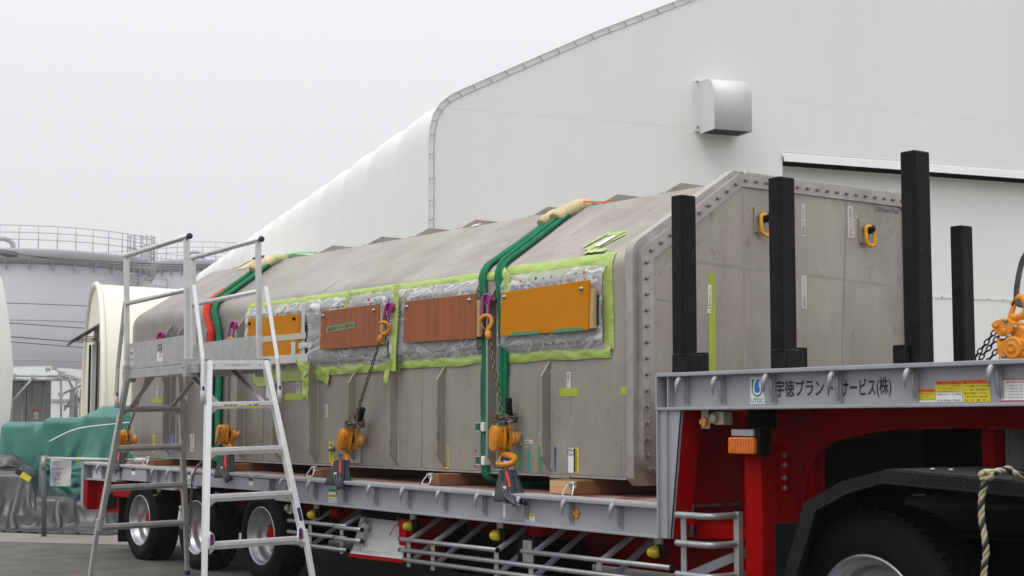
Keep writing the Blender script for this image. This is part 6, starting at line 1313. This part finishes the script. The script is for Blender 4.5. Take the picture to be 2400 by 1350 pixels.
# ================================================================== TRACTOR CORNER
YT = 5.52
tk = thing('tractor_truck', 'rear corner of the tractor truck: black checker-plate mudguard over a large wheel', 'truck', (-4.5, 6, 0))
top = [(1800, 1420), (1836, 1350), (1884, 1178), (1973, 1128), (2070, 1102), (2400, 1132), (2700, 1160), (3000, 1300)]; bt = [(1838, 1420), (1868, 1350), (1914, 1196), (1985, 1157), (2069, 1132), (2400, 1164), (2700, 1195), (2990, 1330)]
A = [S(x, y, YT) for x, y in top]; Bq = [S(x, y, YT) for x, y in bt]
mb = MB()
for i in range(len(A) - 1):
    for (q0, q1, r0, r1) in ((A[i], A[i + 1], Bq[i], Bq[i + 1]),):
        vs = [q0, q1, r1, r0]; vs = [V(v) for v in vs] + [V(v) + V((0, .03, 0)) for v in vs]
        mb.add(vs, [(0, 1, 2, 3)[::-1], (4, 5, 6, 7), (0, 4, 5, 1), (1, 5, 6, 2), (2, 6, 7, 3), (3, 7, 4, 0)])
mb.build('mudguard_edge', 'checker', tk)
mb = MB(); mb.grid([[V(p) + V((0, .03, -.001)), V(p) + V((0, .75, -.001))] for p in A], smooth=False); mb.build('mudguard_top', 'checker', tk, solid=.006)
mb = MB(); mb.tube([V(p) + V((0, -.004, .001)) for p in Bq], .007, 6); mb.build('mudguard_bead', 'black', tk)
cX = S(2031, 1303, 5.66).x; wheel(tk, (cX, 5.66, .49), .515, .30, .29, .17, 'black_matt', tread=64)
c_ = (cX, 5.66, .49); MB().lathe([(.455, -.0215), (.458, -.026), (.461, -.0215)], c_, YP, 64, caps=False).build('sidewall_rib', 'rubber', tk); MB().lathe([(.35, -.017), (.353, -.022), (.356, -.017)], c_, YP, 64, caps=False).build('sidewall_rib', 'rubber', tk)
MB().box((-6.0, 6.3, .45), (-1.5, 6.45, .85)).build('chassis_rail', 'black_matt', tk); MB().box((-6.0, 7.6, .45), (-1.5, 7.75, .85)).build('chassis_rail', 'black_matt', tk)
MB().box((-5.6, 6.5, .85), (-4.0, 7.6, 1.0)).build('fifth_wheel_plate', 'black_matt', tk, bevel=.02)
MB().tube([(cX, 5.9, .49), (cX, 7.9, .49)], .1, 12).build('axle', 'black_matt', tk)
mb = MB()
for dx in (.0, .1, .42): mb.lathe([(.012, 0), (.012, .012)], V(A[4]) + V((dx + .18, .12, .0)), ZZ, 8)
mb.build('mudguard_bolts', 'bolt', tk, kind='stuff')
# rope hanging over the mudguard
def rope(pts, r, lab_):
    P = smooth_path(pts, 10); t = thing('twisted_rope', lab_, 'rope', P[0]); s = 0; fr = []
    for i, p in enumerate(P):
        if i: s += (P[i] - P[i - 1]).length
        d = (P[min(i + 1, len(P) - 1)] - P[max(i - 1, 0)]).normalized(); u = V((.6, .8, 0)); u = (u - d * u.dot(d)).normalized(); fr.append((p, u, d.cross(u), s))
    dense = []
    for (p, u, v, s0), (p1, u1, v1, s1_) in zip(fr, fr[1:]):
        n = max(1, int((s1_ - s0) / .006))
        for k in range(n): f = k / n; dense.append((p.lerp(p1, f), u.lerp(u1, f), v.lerp(v1, f), s0 + (s1_ - s0) * f))
    for k, m_ in enumerate(('ropecream', 'ropecream', 'ink')):
        MB().tube([p + (u * cos(s_ * 75 + k * 2.094) + v * sin(s_ * 75 + k * 2.094)) * r for p, u, v, s_ in dense], r * 1.02, 6).build('rope_strand', m_, t)
    return t
M['ropecream'] = mat('cream_rope_fibre', (.42, .39, .24), .9, 0, var=.3, vscale=30)
YR_ = 5.47
rp = rope([S(x, y, YR_) for x, y in ((2310, 1108), (2311, 1125), (2303, 1150), (2300, 1185), (2302, 1225), (2309, 1265), (2311, 1300), (2306, 1340), (2309, 1400))], .0075, 'cream and black twisted rope knotted at the mudguard edge, one end hanging down')
k1 = MB()
for sgn in (0, 1):
    P = [];
    for i in range(40):
        a = i / 39 * 4 * pi; P.append(S(2312, 1113, YR_ - .01) + V((.022 * cos(a + sgn), .016 * sin(a * 1.5), .018 * sin(a + sgn * 2))))
    MB().tube(P, .0075, 6).build('knot', 'ropecream' if sgn else 'ropecream', rp)
P2 = [S(2318, 1110, YR_), S(2345, 1106, YT + .02) + V((0, .05, .01)), S(2375, 1108, YT + .1), S(2410, 1116, YT + .16), S(2480, 1130, YT + .2)]
r2 = rope(P2, .0075, 'top run of the cream and black rope')
for ch in list(r2.children): ch.parent = rp; 
for ch in [c for c in rp.children if c.name.startswith('rope_strand')][3:]:
    dlt = ORG[r2.name] - ORG[rp.name]; ch.data.transform(Matrix.Translation(dlt)); ORG[ch.name] = ORG[rp.name]
bpy.data.objects.remove(r2)
# ================================================================== CHAIN BLOCK AND WIRE SLING AT THE RIGHT EDGE
YH = 7.3
hb_ = thing('chain_block', 'bright yellow-orange chain block with blued chains slanting down, at the right edge', 'chain hoist', S(2370, 800, YH))
def hp(x, y, dy=0.0): return S(x, y, YH + dy)
def plate(pts, y0, y1, name, m='yellowbody', bev=.006, par=None): P = [hp(*p) for p in pts]; return MB().prism([(p.x, p.z) for p in P], 1, YH + y0, YH + y1).build(name, m, par or hb_, bevel=bev)
M['yellowbody'] = mat('chain_block_enamel', (.72, .27, .005), .36, 0, var=.08, vscale=12, Coat_Weight=.2)
plate([(2334, 760), (2346, 751), (2372, 745), (2392, 758), (2386, 775), (2375, 786), (2356, 789), (2343, 780)], -.05, .06, 'upper_housing')
plate([(2350, 792), (2356, 803), (2392, 789), (2420, 800), (2425, 830), (2405, 840), (2360, 841), (2352, 828)], -.06, .07, 'lower_housing'); 
plate([(2385, 757), (2410, 775), (2425, 800), (2400, 800), (2380, 785)], -.02, .04, 'link_plate')
c = hp(2375, 815, -.06); MB().lathe([(.062, 0), (.062, .012), (.052, .018), (.045, .014), (.026, .016), (.022, .026), (.018, .022), (0, .022)], c, -YP, 26).build('gear_boss', 'yellowbody', hb_)
MB().lathe([(.02, 0), (.016, .006), (0, .006)], hp(2352, 776, -.05), -YP, 16).build('housing_mark', 'yellowbody', hb_)
for x, y in ((2335, 764), (2357, 752), (2381, 767), (2368, 788), (2364, 789), (2355, 836), (2396, 818)): MB().lathe([(.012, 0), (.012, .01), (0, .01)], hp(x, y, -.055), -YP, 8).build('housing_screw', 'bolt' if x != 2335 else 'yellowbody', hb_)
MB().tube([hp(2376, 752), hp(2381, 736)], .026, 12).build('hook_shank', 'yellowbody', hb_)
hkp = smooth_path([hp(*q) for q in ((2379, 745), (2390, 742), (2402, 738), (2410, 722), (2404, 703), (2390, 696), (2378, 704))], 5); MB().tube(hkp, [.012 + .014 * sin(pi * i / (len(hkp) - 1)) for i in range(len(hkp))], 10).build('top_hook', 'yellowbody', hb_)
MB().bar(hp(2380, 706), hp(2367, 745), .024, .02, up=(0, 1, 0)).build('safety_latch', 'yellowbody', hb_, bevel=.003); MB().bar(hp(2383, 701), hp(2372, 716), .03, .02, up=(0, 1, 0)).build('safety_latch', 'yellowbody', hb_, bevel=.003)
for a, b in (((2337, 770), (2262, 868)), ((2343, 785), (2275, 868)), ((2357, 795), (2298, 868))):
    chain([hp(*a), hp(*b)], pitch=.034, L=.048, Wd=.032, r=.0048).build('load_chain', 'chain_blue', hb_, kind='stuff')
chain([hp(2350, 825), hp(2338, 860)], pitch=.03, L=.04, Wd=.024, r=.003).build('hand_chain', 'galv', hb_, kind='stuff'); chain([hp(2388, 838), hp(2386, 868)], pitch=.03, L=.04, Wd=.024, r=.003).build('hand_chain', 'galv', hb_, kind='stuff')
ws = thing('wire_rope_sling', 'thick grey wire rope sling passing through the yellow hook at the right edge', 'wire rope', hp(2388, 700))
P = smooth_path([hp(2440, 560), hp(2402, 600), hp(2388, 645), hp(2382, 690), hp(2386, 710), hp(2396, 715), hp(2412, 712), hp(2440, 690)], 10)
dens = []; s = 0
for i, p in enumerate(P): s += (P[i] - P[i - 1]).length if i else 0; d = (P[min(i + 1, len(P) - 1)] - P[max(i - 1, 0)]).normalized(); u = V((.6, .8, .1)); u = (u - d * u.dot(d)).normalized(); dens.append((p, u, d.cross(u), s))
for k in range(6):
    Q = []
    for (p, u, v, s0), (p1, u1, v1, s1_) in zip(dens, dens[1:]):
        for j in range(3): f = j / 3; sv = s0 + (s1_ - s0) * f; Q.append(p.lerp(p1, f) + (u * cos(sv * 38 + k * 1.047) + v * sin(sv * 38 + k * 1.047)) * .010)
    MB().tube(Q, .0062, 6).build('wire_strand', 'wire', ws)

# ================================================================== MIST
HAZE = 0.0006
if HAZE:
    hm = bpy.data.materials.new('mist'); hm.use_nodes = True; n_ = hm.node_tree; n_.nodes.clear(); ho = n_.nodes.new('ShaderNodeOutputMaterial'); pv = n_.nodes.new('ShaderNodeVolumePrincipled')
    pv.inputs['Color'].default_value = (.97, .98, 1, 1); pv.inputs['Density'].default_value = HAZE; pv.inputs['Anisotropy'].default_value = 0.2; n_.links.new(pv.outputs[0], ho.inputs['Volume']); M['mist'] = hm
    MB().box((-190, -60, -1), (60, 150, 17)).build('haze', 'mist', kind='stuff')
